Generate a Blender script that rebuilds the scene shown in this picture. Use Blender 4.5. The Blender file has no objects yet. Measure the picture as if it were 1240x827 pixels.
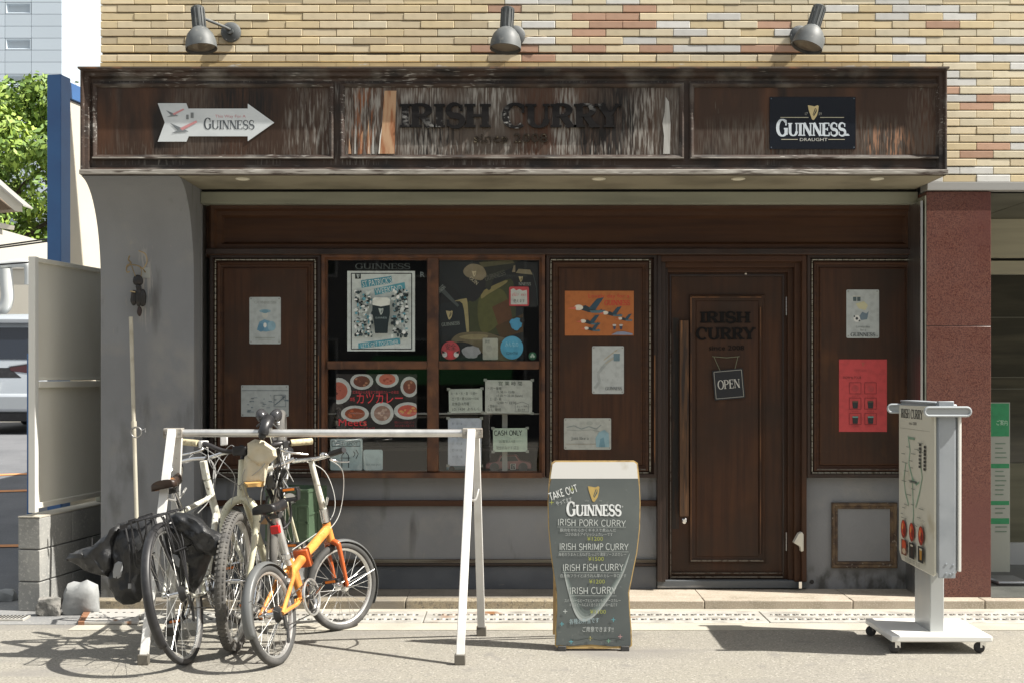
import bpy, bmesh, math, random
from mathutils import Vector as V, Matrix as M, noise
random.seed(7)
R = math.radians
C = bpy.context.scene.collection
# ------------------------------------------------------------------ camera, sky, sun, exposure
F, CX, HY, D, H = 1536.0, 620.0, 455.0, 8.0, 1.432      # focal in photo pixels, principal column, horizon row, camera distance and height
sc = bpy.context.scene
cam = bpy.data.objects.new('camera', bpy.data.cameras.new('camera')); C.objects.link(cam)
cam.location = (0, -D, H); cam.rotation_euler = (R(90), 0, 0)
cam.data.lens = 36*F/1240; cam.data.sensor_width = 36; cam.data.shift_y = (HY-413.5)/1240
cam.data.clip_start = .1; cam.data.clip_end = 1000
sc.camera = cam
sc.view_settings.view_transform = 'Standard'; sc.view_settings.look = 'None'
sc.view_settings.exposure = .85; sc.view_settings.gamma = 1
w = bpy.data.worlds.new('World'); sc.world = w; w.use_nodes = True
nt = w.node_tree; bg = nt.nodes['Background']
sky = nt.nodes.new('ShaderNodeTexSky'); sky.sky_type = 'NISHITA'; sky.sun_disc = False
SUN = V((.81, -.165, 1.0)).normalized()
sky.sun_elevation = math.asin(SUN.z); sky.sun_rotation = math.atan2(SUN.x, SUN.y)
sky.dust_density = 4; sky.air_density = 1.0; sky.ozone_density = 1
hz = nt.nodes.new('ShaderNodeMixRGB'); hz.inputs[0].default_value = .5; hz.inputs[2].default_value = (9.8, 9.9, 9.6, 1)
nt.links.new(sky.outputs[0], hz.inputs[1]); nt.links.new(hz.outputs[0], bg.inputs[0])
bg.inputs[1].default_value = .062
sun = bpy.data.objects.new('sun', bpy.data.lights.new('sun', 'SUN')); C.objects.link(sun)
sun.data.energy = 5.0; sun.data.angle = R(.5); sun.data.color = (1, .95, .87)
sun.rotation_euler = SUN.to_track_quat('Z', 'Y').to_euler()
try:
    sc.cycles.max_bounces = 8; sc.cycles.transparent_max_bounces = 16; sc.cycles.caustics_reflective = False; sc.cycles.caustics_refractive = False
    sc.cycles.use_denoising = True
except Exception: pass

# ------------------------------------------------------------------ helpers
def X(px, Y): return (px-CX)*(Y+D)/F
def Z(py, Y): return H-(py-HY)*(Y+D)/F
def P(px, py, d): return V(((px-CX)*d/F, d-D, H-(py-HY)*d/F))
W = {}
def s2l(h):
    h = h.lstrip('#'); h = ''.join(c*2 for c in h) if len(h) == 3 else h; o = []
    for i in (0, 2, 4):
        c = int(h[i:i+2], 16)/255; o.append(c/12.92 if c <= .04045 else ((c+.055)/1.055)**2.4)
    return tuple(o)
MC = {}
def mk(name, base, rough=.6, metal=0, layers=(), bump=(), rnd=0, spec=.5, coat=0, trans=0, rvar=0, patches=()):
    """principled material; layers = (colour, stretch, lo, hi[, mask_stretch, mlo, mhi]); bump = (stretch, strength, distance)"""
    if name in MC: return MC[name]
    m = bpy.data.materials.new(name); m.use_nodes = True; MC[name] = m
    t = m.node_tree; n = t.nodes; l = t.links; b = n['Principled BSDF']
    if isinstance(base, str): base = s2l(base)
    tc = n.new('ShaderNodeTexCoord')
    def nz(st, det=5, off=0.):
        mp = n.new('ShaderNodeMapping'); l.new(tc.outputs['Object'], mp.inputs[0])
        if not isinstance(st, (tuple, list)): st = (st,)*3
        mp.inputs['Scale'].default_value = st; mp.inputs['Location'].default_value = (off*3.1, off*1.7, off*5.3)
        x = n.new('ShaderNodeTexNoise'); x.inputs['Scale'].default_value = 1; x.inputs['Detail'].default_value = det
        l.new(mp.outputs[0], x.inputs['Vector']); return x.outputs['Fac']
    def mr(s, lo, hi):
        x = n.new('ShaderNodeMapRange'); x.inputs[1].default_value = lo; x.inputs[2].default_value = hi; l.new(s, x.inputs[0]); return x.outputs[0]
    col = None; rgb = n.new('ShaderNodeRGB'); rgb.outputs[0].default_value = (*base, 1); col = rgb.outputs[0]
    for k, ly in enumerate(layers):
        c = s2l(ly[0]) if isinstance(ly[0], str) else ly[0]
        f = mr(nz(ly[1], off=k+1), ly[2], ly[3])
        if len(ly) > 4:
            g = mr(nz(ly[4], 3, off=k+7), ly[5], ly[6]); mu = n.new('ShaderNodeMath'); mu.operation = 'MULTIPLY'; l.new(f, mu.inputs[0]); l.new(g, mu.inputs[1]); f = mu.outputs[0]
        mx = n.new('ShaderNodeMixRGB'); l.new(f, mx.inputs[0]); l.new(col, mx.inputs[1]); mx.inputs[2].default_value = (*c, 1); col = mx.outputs[0]
    for k, (pc, cen, rad, st_, lo, hi) in enumerate(patches):      # stains with a place of their own
        mp = n.new('ShaderNodeMapping'); mp.vector_type = 'TEXTURE'; l.new(tc.outputs['Object'], mp.inputs[0]); mp.inputs['Location'].default_value = cen; mp.inputs['Scale'].default_value = rad
        gr_ = n.new('ShaderNodeTexGradient'); gr_.gradient_type = 'SPHERICAL'; l.new(mp.outputs[0], gr_.inputs[0]); g0 = mr(gr_.outputs['Fac'], 0, .45)
        a_ = n.new('ShaderNodeMath'); a_.operation = 'MULTIPLY'; l.new(g0, a_.inputs[0]); l.new(mr(nz(st_, off=k+20), lo, hi), a_.inputs[1])
        mx = n.new('ShaderNodeMixRGB'); l.new(a_.outputs[0], mx.inputs[0]); l.new(col, mx.inputs[1]); mx.inputs[2].default_value = (*(s2l(pc) if isinstance(pc, str) else pc), 1); col = mx.outputs[0]
    if rnd:
        oi = n.new('ShaderNodeObjectInfo'); v = mr(oi.outputs['Random'], 0, 1)
        x = v.node; x.inputs[3].default_value = 1-rnd; x.inputs[4].default_value = 1+rnd*.6
        hs = n.new('ShaderNodeHueSaturation'); l.new(v, hs.inputs['Value']); l.new(col, hs.inputs['Color']); col = hs.outputs[0]
    l.new(col, b.inputs['Base Color'])
    b.inputs['Roughness'].default_value = rough; b.inputs['Metallic'].default_value = metal
    b.inputs['Specular IOR Level'].default_value = spec; b.inputs['Coat Weight'].default_value = coat
    if rvar:
        x = mr(nz(7, off=9), .3, .7); x.node.inputs[3].default_value = max(.05, rough-rvar); x.node.inputs[4].default_value = rough+rvar; l.new(x, b.inputs['Roughness'])
    prev = None
    for st, s, dist in bump:
        bp = n.new('ShaderNodeBump'); bp.inputs['Strength'].default_value = s; bp.inputs['Distance'].default_value = dist
        l.new(nz(st, 6, off=4), bp.inputs['Height'])
        if prev: l.new(prev, bp.inputs['Normal'])
        prev = bp.outputs[0]
    if prev: l.new(prev, b.inputs['Normal'])
    return m
def ink(c):
    return mk('ink_'+c.strip('#'), c, .55, layers=((tuple(x*.8 for x in s2l(c)), 30, .45, .75),))

def bmn(): return bmesh.new()
def tag(o, label=None, cat=None, group=None, kind=None):
    if label: o['label'] = label
    if cat: o['category'] = cat
    if group: o['group'] = group
    if kind: o['kind'] = kind
    return o
def obj(name, bm, m, parent=None, local=False, bev=0, label=None, cat=None, group=None, kind=None, smooth=True, ang=35, mats=None):
    if not local and parent is not None: bm.transform(W[parent].inverted())
    loc = None
    if parent is None and not local and bm.verts:
        xs = [v.co for v in bm.verts]
        loc = V(((min(c.x for c in xs)+max(c.x for c in xs))/2, (min(c.y for c in xs)+max(c.y for c in xs))/2, min(c.z for c in xs)))
        bm.transform(M.Translation(-loc))
    me = bpy.data.meshes.new(name); bm.to_mesh(me); bm.free()
    if smooth and len(me.polygons):
        me.polygons.foreach_set('use_smooth', [True]*len(me.polygons)); me.set_sharp_from_angle(angle=R(ang))
    for mm in (mats or [m]): me.materials.append(mm)
    o = bpy.data.objects.new(name, me); C.objects.link(o)
    if parent is not None: o.parent = parent; W[o] = W[parent].copy()
    elif loc is not None: o.location = loc; W[o] = M.Translation(loc)
    else: W[o] = M.Identity(4)
    if bev:
        b = o.modifiers.new('bevel', 'BEVEL'); b.width = bev; b.segments = 2; b.limit_method = 'ANGLE'; b.angle_limit = R(40)
    return tag(o, label, cat, group, kind)
def thing(name, label, cat, loc=(0, 0, 0), mat=None, group=None):
    o = bpy.data.objects.new(name, None); C.objects.link(o)
    mt = mat if mat is not None else M.Translation(V(loc))
    o.matrix_world = mt; W[o] = mt.copy(); o.empty_display_size = .1
    return tag(o, label, cat, group)
def sub(name, parent):      # a part that is only a holder of sub-parts
    o = bpy.data.objects.new(name, None); C.objects.link(o); o.parent = parent; W[o] = W[parent].copy(); return o
def dup(root, delta, label):
    r = root.copy(); C.objects.link(r); r.location = root.location+V(delta); r['label'] = label
    for ch in list(root.children):
        c = ch.copy(); C.objects.link(c); c.parent = r
        for g in ch.children:
            e = g.copy(); C.objects.link(e); e.parent = c
    return r
def box(bm, x0, x1, y0, y1, z0, z1, mat=None):
    vs = [bm.verts.new(p) for p in ((x0,y0,z0),(x1,y0,z0),(x1,y1,z0),(x0,y1,z0),(x0,y0,z1),(x1,y0,z1),(x1,y1,z1),(x0,y1,z1))]
    if mat is not None:
        for v in vs: v.co = mat @ v.co
    for f in ((3,2,1,0),(4,5,6,7),(0,1,5,4),(1,2,6,5),(2,3,7,6),(3,0,4,7)): bm.faces.new([vs[i] for i in f])
    return bm
def pbox(bm, px0, px1, py0, py1, Y0, Y1):      # px rectangle on plane Y0, thickness to Y1
    return box(bm, X(px0, Y0), X(px1, Y0), Y0, Y1, Z(py1, Y0), Z(py0, Y0))
def obox(bm, c, u, v, w_, a, b, h):            # oriented box centre c, axes u v w half sizes a b h
    u, v, w_ = V(u).normalized(), V(v).normalized(), V(w_).normalized(); c = V(c)
    m = M(((u.x,v.x,w_.x,c.x),(u.y,v.y,w_.y,c.y),(u.z,v.z,w_.z,c.z),(0,0,0,1)))
    return box(bm, -a, a, -b, b, -h, h, m)
def tube(bm, pts, r, n=10, closed=False, caps=True):
    pts = [V(p) for p in pts]; N = len(pts); rs = r if isinstance(r, (list, tuple)) else [r]*N
    if len(rs) != N: rs = [rs[min(int(i*(len(rs)-1)/(N-1)), len(rs)-2)]*(1-(i*(len(rs)-1)/(N-1)-min(int(i*(len(rs)-1)/(N-1)), len(rs)-2)))+rs[min(int(i*(len(rs)-1)/(N-1)), len(rs)-2)+1]*(i*(len(rs)-1)/(N-1)-min(int(i*(len(rs)-1)/(N-1)), len(rs)-2)) for i in range(N)]
    rings = []; up = None
    for i, p in enumerate(pts):
        a = pts[(i-1) % N] if (closed or i > 0) else p; b = pts[(i+1) % N] if (closed or i < N-1) else p
        t = (b-a).normalized()
        if up is None:
            up = V((0, 0, 1)) if abs(t.z) < .9 else V((0, 1, 0))
        s = t.cross(up)
        if s.length < 1e-5: s = t.cross(V((1, .3, .2)))
        s.normalize(); up = s.cross(t).normalized()
        rings.append([bm.verts.new(p+(s*math.cos(q*2*math.pi/n)+up*math.sin(q*2*math.pi/n))*rs[i]) for q in range(n)])
    for i in range(N if closed else N-1):
        A, B = rings[i], rings[(i+1) % N]
        for q in range(n): bm.faces.new((A[q], A[(q+1) % n], B[(q+1) % n], B[q]))
    if not closed and caps:
        bm.faces.new(rings[0][::-1]); bm.faces.new(rings[-1])
    return bm
def curve(pts, k=6, closed=False):
    pts = [V(p) for p in pts]; o = []; n = len(pts)
    for i in range(n if closed else n-1):
        g = (lambda j: pts[j % n]) if closed else (lambda j: pts[max(0, min(n-1, j))])
        a, b, c, d = g(i-1), g(i), g(i+1), g(i+2)
        for q in range(k):
            t = q/k; o.append(.5*((2*b)+(c-a)*t+(2*a-5*b+4*c-d)*t*t+(3*b-a-3*c+d)*t*t*t))
    if not closed: o.append(pts[-1])
    return o
def circ(c, r, u, v, n=24, a0=0, a1=2*math.pi, closed=True):
    c, u, v = V(c), V(u), V(v); k = n if closed else n+1
    return [c+(u*math.cos(a0+(a1-a0)*i/n)+v*math.sin(a0+(a1-a0)*i/n))*r for i in range(k)]
def lathe(bm, prof, org=(0, 0, 0), axis=(0, 0, 1), n=20):
    ax = V(axis).normalized(); s = ax.orthogonal().normalized(); t = ax.cross(s); org = V(org); rings = []
    for r, h in prof:
        if r < 1e-6: rings.append([bm.verts.new(org+ax*h)])
        else: rings.append([bm.verts.new(org+ax*h+(s*math.cos(2*math.pi*i/n)+t*math.sin(2*math.pi*i/n))*r) for i in range(n)])
    for A, B in zip(rings, rings[1:]):
        for i in range(n):
            j = (i+1) % n
            if len(A) == 1 and len(B) == 1: continue
            if len(A) == 1: bm.faces.new((A[0], B[j], B[i]))
            elif len(B) == 1: bm.faces.new((A[i], A[j], B[0]))
            else: bm.faces.new((A[i], A[j], B[j], B[i]))
    if len(rings[0]) > 1: bm.faces.new(rings[0][::-1])
    if len(rings[-1]) > 1: bm.faces.new(rings[-1])
    bmesh.ops.recalc_face_normals(bm, faces=bm.faces); return bm
def prism(bm, pts, f):       # pts 2d, f(u,v,t)->world for t = 0 (front), 1 (back)
    A = [bm.verts.new(f(u, v, 0)) for u, v in pts]; B = [bm.verts.new(f(u, v, 1)) for u, v in pts]; n = len(pts)
    bm.faces.new(A); bm.faces.new(B[::-1])
    for i in range(n): bm.faces.new((A[i], B[i], B[(i+1) % n], A[(i+1) % n]))
    bmesh.ops.recalc_face_normals(bm, faces=bm.faces); return bm
def ring(bm, x0, x1, z0, z1, prof, fill=False):    # mitred moulding round a rectangle facing -Y: prof = (inset, Y)
    loops = []
    for i, y in prof:
        loops.append([bm.verts.new(p) for p in ((x0+i, y, z0+i), (x1-i, y, z0+i), (x1-i, y, z1-i), (x0+i, y, z1-i))])
    for A, B in zip(loops, loops[1:]):
        for q in range(4): bm.faces.new((A[q], A[(q+1) % 4], B[(q+1) % 4], B[q]))
    if fill: bm.faces.new(loops[-1])
    return bm
def sphere(bm, c, r, sc_=(1, 1, 1), n=12):
    m = M.Translation(V(c)) @ M.Diagonal((r*sc_[0], r*sc_[1], r*sc_[2], 1))
    bmesh.ops.create_uvsphere(bm, u_segments=n, v_segments=max(6, n//2+2), radius=1, matrix=m); return bm
def jitter(bm, a, s=3, seed=0):
    for v in bm.verts: v.co += noise.noise_vector(v.co*s+V((seed, seed*2, 0)))*a
    return bm
def pillow(bm, outline, d, t, seed=0, wr=.012, tilt=(0, 0)):
    """cloth-like closed shape from a pixel outline at distance d: bulges t towards and away from the viewer"""
    o2 = []
    n = len(outline)
    for i in range(n):
        a, b = outline[i], outline[(i+1) % n]
        for k in range(5): o2.append((a[0]+(b[0]-a[0])*k/5, a[1]+(b[1]-a[1])*k/5))
    cx = sum(p[0] for p in o2)/len(o2); cy = sum(p[1] for p in o2)/len(o2)
    def pt(p, s, side):
        q = (cx+(p[0]-cx)*s, cy+(p[1]-cy)*s); dd = d+tilt[0]*(q[0]-cx)+tilt[1]*(q[1]-cy)
        w_ = P(q[0], q[1], dd); b = t*min(1, (1-s*s)*1.7)**.6 if s < 1 else 0
        w_.y -= side*b
        rg = abs(noise.noise(V((w_.x*9+w_.z*6, 0, w_.z*11-w_.x*7+seed))))+.5*abs(noise.noise(V((w_.x*22, seed, w_.z*14+w_.x*12))))
        nv = noise.noise_vector(w_*7+V((seed, 0, seed)))*wr*1.6+noise.noise_vector(w_*19+V((seed, 3, seed)))*wr*.7; nv.y += side*(rg-.25)*wr*1.6
        return w_+nv*(1 if s < 1 else .5)
    S = (1, .97, .9, .8, .68, .55, .42, .28, .12)
    edge = [bm.verts.new(pt(p, 1, 0)) for p in o2]
    for side in (1, -1):
        prev = edge
        for s in S[1:]:
            cur = [bm.verts.new(pt(p, s, side)) for p in o2]
            for i in range(len(o2)):
                j = (i+1) % len(o2); bm.faces.new((prev[i], prev[j], cur[j], cur[i]) if side == 1 else (prev[j], prev[i], cur[i], cur[j]))
            prev = cur
        bm.faces.new(prev if side == 1 else prev[::-1])
    bmesh.ops.recalc_face_normals(bm, faces=bm.faces); return bm

# ------------------------------------------------------------------ lettering
def arc(cx, cy, rx, ry, a0, a1, n=12): return [(cx+rx*math.cos(R(a0+(a1-a0)*i/n)), cy+ry*math.sin(R(a0+(a1-a0)*i/n))) for i in range(n+1)]
G = {   # advance, strokes (kind, points): k thick, t thin, h horizontal bar, a nib (thick when upright), s swelling
 'A': (.86, [('t', [(.04,0),(.42,1)]), ('k', [(.42,1),(.8,0)]), ('h', [(.2,.34),(.66,.34)])]),
 'C': (.84, [('a', arc(.46,.5,.38,.5,48,312,20)), ('e', [(.75,.62),(.75,.98)])]),
 'D': (.88, [('k', [(.16,0),(.16,1)]), ('a', [(.04,1),(.36,1)]+arc(.36,.5,.42,.5,90,-90,14)+[(.04,0)])]),
 'E': (.72, [('k', [(.16,0),(.16,1)]), ('h', [(.16,.98),(.64,.98)]), ('h', [(.16,.52),(.5,.52)]), ('h', [(.16,.02),(.66,.02)]), ('e', [(.63,1),(.63,.76)]), ('e', [(.65,0),(.65,.26)]), ('e', [(.49,.64),(.49,.4)])]),
 'F': (.68, [('k', [(.16,0),(.16,1)]), ('h', [(.16,.98),(.62,.98)]), ('h', [(.16,.52),(.5,.52)]), ('e', [(.61,1),(.61,.76)]), ('e', [(.49,.64),(.49,.4)])]),
 'G': (.9, [('a', arc(.46,.5,.38,.5,48,330,22)), ('e', [(.75,.64),(.75,.98)]), ('k', [(.76,.06),(.76,.42)]), ('h', [(.58,.44),(.9,.44)])]),
 'H': (.9, [('k', [(.16,0),(.16,1)]), ('k', [(.74,0),(.74,1)]), ('h', [(.16,.5),(.74,.5)])]),
 'I': (.36, [('k', [(.18,0),(.18,1)])]),
 'K': (.86, [('k', [(.16,0),(.16,1)]), ('t', [(.2,.4),(.7,1)]), ('k', [(.36,.6),(.74,0)])]),
 'L': (.7, [('k', [(.16,0),(.16,1)]), ('h', [(.16,.02),(.64,.02)]), ('e', [(.63,0),(.63,.26)])]),
 'M': (1.0, [('t', [(.14,0),(.14,1)]), ('k', [(.14,1),(.5,.1)]), ('t', [(.5,.1),(.86,1)]), ('k', [(.86,1),(.86,0)])]),
 'N': (.88, [('t', [(.14,0),(.14,1)]), ('k', [(.14,1),(.74,.02)]), ('t', [(.74,0),(.74,1)])]),
 'O': (.9, [('a', arc(.45,.5,.38,.5,0,360,26))]),
 'P': (.76, [('k', [(.16,0),(.16,1)]), ('a', [(.16,.98),(.36,.98)]+arc(.36,.73,.3,.25,90,-90,12)+[(.16,.48)])]),
 'R': (.84, [('k', [(.16,0),(.16,1)]), ('a', [(.16,.98),(.36,.98)]+arc(.36,.74,.3,.24,90,-90,12)+[(.16,.5)]), ('k', [(.42,.5),(.72,.02)])]),
 'S': (.72, [('s', arc(.36,.745,.25,.255,35,270,14)+arc(.36,.25,.28,.25,88,-150,14)), ('e', [(.6,.7),(.6,.97)]), ('e', [(.1,.04),(.1,.32)])]),
 'T': (.8, [('k', [(.4,0),(.4,1)]), ('h', [(.06,.98),(.74,.98)]), ('e', [(.07,1),(.07,.74)]), ('e', [(.73,1),(.73,.74)])]),
 'U': (.9, [('k', [(.16,1),(.16,.34)]), ('a', [(.16,.34)]+arc(.45,.32,.29,.3,180,360,14)+[(.74,.34)]), ('t', [(.74,.34),(.74,1)])]),
 'W': (1.1, [('k', [(.06,1),(.32,0)]), ('t', [(.32,0),(.54,1)]), ('k', [(.54,1),(.8,0)]), ('t', [(.8,0),(1.02,1)])]),
 'Y': (.82, [('k', [(.06,1),(.4,.46)]), ('t', [(.74,1),(.4,.46)]), ('k', [(.4,.46),(.4,0)])]),
 '.': (.26, [('k', [(.1,.02),(.1,.16)])]), ' ': (.42, []), "'": (.2, [('k', [(.1,.8),(.1,1)])]),
}
def strokes(s, mode='serif', thick=.2, thin=.07, track=0):
    """polygons for a string, cap height 1; returns (list of polys, width)"""
    x = 0; out = []
    for ch in s:
        adv, st = G.get(ch, G[' '])
        for kind, pts in st:
            if mode == 'chalk':
                if kind == 'e': continue
                jx, jy = random.uniform(-.03, .03), random.uniform(-.05, .05)
                pts = [(p[0]+jx, p[1]+jy) for p in pts]
            n = len(pts); L = []; Rr = []
            for i in range(n):
                a = pts[max(0, i-1)]; b = pts[min(n-1, i+1)]; tx, ty = b[0]-a[0], b[1]-a[1]; q = math.hypot(tx, ty) or 1; tx /= q; ty /= q
                if mode == 'chalk': wd = thick
                elif kind == 'k': wd = thick
                elif kind in 'the': wd = thin*(1.25 if kind == 't' else 1)
                elif kind == 's': wd = thin+(thick-thin)*math.sin(math.pi*i/(n-1))**1.3
                else: wd = thin+(thick-thin)*abs(ty)**1.5
                L.append((x+pts[i][0]-ty*wd/2, pts[i][1]+tx*wd/2)); Rr.append((x+pts[i][0]+ty*wd/2, pts[i][1]-tx*wd/2))
            for i in range(n-1): out.append([L[i], L[i+1], Rr[i+1], Rr[i]])
            if mode == 'serif' and kind in 'kt' and n == 2:
                wd = thick if kind == 'k' else thin
                for (px, py) in pts:
                    if py < .03 or py > .97:
                        if ch in 'MN' and kind == 'k' and py < .15: continue
                        if ch == 'A' and py > .5: continue
                        y0 = 0 if py < .5 else 1-thin*.9
                        out.append([(x+px-wd/2-.08, y0), (x+px+wd/2+.08, y0), (x+px+wd/2+.08, y0+thin*.9), (x+px-wd/2-.08, y0+thin*.9)])
        x += adv+track
    return out, x-track
TX = {}
def sans(s):
    if s not in TX:
        cu = bpy.data.curves.new('t', 'FONT'); cu.body = s; cu.size = 1.39; cu.resolution_u = 2
        ob = bpy.data.objects.new('t', cu); me = bpy.data.meshes.new_from_object(ob)
        ps = [[(me.vertices[i].co.x, me.vertices[i].co.y) for i in p.vertices] for p in me.polygons]
        bpy.data.objects.remove(ob); bpy.data.curves.remove(cu); bpy.data.meshes.remove(me)
        TX[s] = (ps, max([p[0] for q in ps for p in q] or [1]))
    return TX[s]
class Print:
    """flat print on a surface: conv(u, v, w) maps sheet coordinates to the place; each colour is one mesh"""
    def __init__(s, parent, conv, sv=-1, step=.00012):
        s.parent, s.conv, s.sv, s.k, s.step, s.L = parent, conv, sv, 0, step, {}
    def poly(s, pts, c, n='picture', bump=True):
        if bump: s.k += 1
        bm = s.L.setdefault((n, c), bmn())
        vs = [bm.verts.new(s.conv(u, v, .0006+s.k*s.step)) for u, v in pts]
        try: bm.faces.new(vs)
        except ValueError: pass
    def rect(s, u0, v0, u1, v1, c, n='picture'): s.poly([(u0, v0), (u1, v0), (u1, v1), (u0, v1)], c, n)
    def ell(s, cu, cv, ru, rv, c, n='picture', k=18, a=0):
        ca, sa = math.cos(R(a)), math.sin(R(a))
        s.poly([(cu+ru*math.cos(t)*ca-rv*math.sin(t)*sa, cv+ru*math.cos(t)*sa+rv*math.sin(t)*ca) for t in [i*2*math.pi/k for i in range(k)]], c, n)
    def line(s, pts, wd, c, n='picture'):
        for (a, b) in zip(pts, pts[1:]):
            dx, dy = b[0]-a[0], b[1]-a[1]; q = math.hypot(dx, dy) or 1; ox, oy = -dy/q*wd/2, dx/q*wd/2
            s.poly([(a[0]+ox, a[1]+oy), (b[0]+ox, b[1]+oy), (b[0]-ox, b[1]-oy), (a[0]-ox, a[1]-oy)], c, n)
    def text(s, t, u, v, h, c, wid=None, font='sans', align='l', n='lettering', rot=0, **kw):
        ps, wd = sans(t) if font == 'sans' else strokes(t, font, **kw)
        sx = h if wid is None else wid/wd
        tot = wd*sx; off = {'l': 0, 'c': -tot/2, 'r': -tot}[align]; s.k += 1; ca, sa = math.cos(R(rot)), math.sin(R(rot))
        bm = s.L.setdefault((n, c), bmn()); k0 = s.k
        for j, q in enumerate(ps):
            w_ = .0006+k0*s.step+(j % 7)*s.step*.12
            vs = []
            for a, b in q:
                a, b = off+a*sx, b*h; a, b = a*ca-b*sa, a*sa+b*ca
                vs.append(bm.verts.new(s.conv(u+a, v+s.sv*b, w_)))
            try: bm.faces.new(vs)
            except ValueError: pass
    def harp(s, cu, cv, h, c, hole):
        q = lambda pts: [(cu+a*h, cv+b*h*(1 if s.sv < 0 else -1)) for a, b in pts]
        s.poly(q([(-.36,-.5),(-.1,-.46),(.1,-.42),(.3,-.5),(.38,-.44),(.34,-.1),(.26,.2),(.08,.46),(0,.5),(-.08,.44),(-.2,.1),(-.3,-.2)]), c, 'harp_emblem')
        s.poly(q([(.26,-.3),(.24,-.06),(.06,.24),(.02,.2)]), hole, 'harp_emblem')
        s.poly(q([(.12,-.28),(.2,-.32),(0,.2),(-.02,.12)]), hole, 'harp_emblem')
    def done(s):
        for (n, c), bm in s.L.items(): obj(n, bm, ink(c) if isinstance(c, str) else c, s.parent, smooth=False)
def flatconv(Y): return lambda u, v, w_: V((X(u, Y), Y-w_, Z(v, Y)))

# ------------------------------------------------------------------ materials
plaster = mk('grey_plaster', (.25,.258,.268), .85, layers=(((.195,.20,.21), (1.5,1.5,1.1), .4, .7), ((.27,.268,.26), 5, .56, .8), ((.13,.13,.13), (7,7,1.4), .62, .76), ((.30,.29,.27), (30,30,9), .7, .8)), bump=((90, .3, .004), (9, .3, .012)), patches=[((.085,.085,.08), (-2.2,-.3,-.02), (1.2,.8,.34), (12,12,7), .35, .6), ((.36,.35,.33), (-2.28,-.314,1.98), (.06,.3,.30), (60,60,6), .5, .58), ((.30,.295,.28), (-2.1,-.3,1.2), (.25,.4,.7), (5,5,3), .5, .72), ((.10,.10,.097), (-2.45,-.3,.6), (.2,.4,.7), (7,7,3), .45, .7), ((.085,.085,.08), (2.0,-.002,.06), (1.4,.5,.16), (14,14,8), .4, .6)])
plaster_lo = mk('dirty_plaster', (.14,.15,.165), .85, layers=(((.075,.085,.1), (2,2,3), .4, .7), ((.22,.22,.2), (12,12,40), .66, .8)), bump=((90, .25, .003),))
wood = mk('brown_wood', (.064,.027,.013), .55, layers=(((.042,.018,.010), (38,38,2), .4, .65), ((.075,.032,.013), (14,14,1.2), .52, .8), ((.030,.018,.012), 2.2, .42, .7), ((.13,.055,.02), (3,3,1.6), .62, .8)), bump=(((70,70,3), .15, .002),), rvar=.1, spec=.3)
wood_h = mk('brown_wood_horizontal', (.062,.026,.012), .55, layers=(((.042,.018,.010), (2,38,38), .4, .65), ((.075,.032,.013), (1.2,14,14), .5, .8)), bump=(((3,70,70), .15, .002),), rvar=.1, spec=.3)
wood_w = mk('worn_window_wood', (.13,.052,.021), .5, layers=(((.05,.021,.012), 9, .42, .66), ((.2,.09,.035), (25,25,6), .6, .8)), bump=((60, .15, .002),), rvar=.1)
wood_d = mk('dark_frame_wood', (.032,.017,.012), .4, layers=(((.018,.011,.009), (9,9,2), .4, .7), ((.16,.075,.03), (60,60,3), .68, .78, 2, .5, .65)), bump=((60, .15, .002),), rvar=.1)
wood_o = mk('worn_orange_wood', (.085,.040,.016), .5, layers=(((.018,.010,.007), (50,50,2.5), .46, .62), ((.22,.10,.035), (70,70,3), .6, .7)), bump=((60, .3, .003),))
FY = -.66
def fpatch(px0, px1, c, lo=.38, hi=.62, y0=112, y1=190, st=(95, 95, 9)):
    x0, x1, z0, z1 = X(px0, -.46), X(px1, -.46), Z(y1, -.46), Z(y0, -.46)
    return (c, ((x0+x1)/2, FY, (z0+z1)/2), ((x1-x0)*.72, .5, (z1-z0)*.9), st, lo, hi)
GW, GG, BK, OR = (.29,.275,.25), (.095,.075,.06), (.010,.008,.007), (.20,.075,.03)
def fascia_wood(n, amt, st=(46, 46, 5), patches=()):
    return mk(n, (.042,.022,.013), .55, layers=(((.09,.04,.02), (5,5,1.4), .45, .7), ((.014,.010,.008), (7,7,1.6), .5, .68), ((.14,.125,.11), st, .45, .8, (3,3,1.1), .70-.25*amt, .80-.12*amt), ((.34,.41,.38), tuple(q*2.1 for q in st), .62-.03*amt, .72, (5,5,3.5), .64-.2*amt, .74)), bump=((st, .5, .004),), patches=patches, spec=.35)
fas1 = fascia_wood('weathered_fascia_left', .25, patches=[fpatch(205, 262, GG, .3, .7), fpatch(350, 402, GW, .5, .68, 125), fpatch(350, 404, GG, .4, .7), fpatch(120, 400, GG, .5, .66, 176, 196), fpatch(255, 330, BK, .3, .6, 110, 150)])
fas2 = fascia_wood('weathered_fascia_middle', .35, patches=[fpatch(412, 828, GG, .35, .75, 100, 196), fpatch(412, 470, GW, .44, .62, 108, 192), fpatch(425, 452, OR, .5, .62, 120, 195), fpatch(478, 545, GW, .42, .62, 105, 185), fpatch(535, 640, GG, .32, .6), fpatch(560, 625, GW, .46, .62, 105, 150), fpatch(500, 560, BK, .46, .62, 150, 190), fpatch(560, 675, GG, .3, .6, 150, 185), fpatch(690, 740, BK, .44, .6, 155, 190), fpatch(625, 690, (.07,.03,.016), .3, .6), fpatch(670, 700, GW, .42, .6), fpatch(725, 770, BK, .3, .6), fpatch(760, 828, GW, .46, .62, 120), fpatch(795, 830, GG, .3, .6), fpatch(412, 828, GW, .54, .66, 176, 194)])
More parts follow.
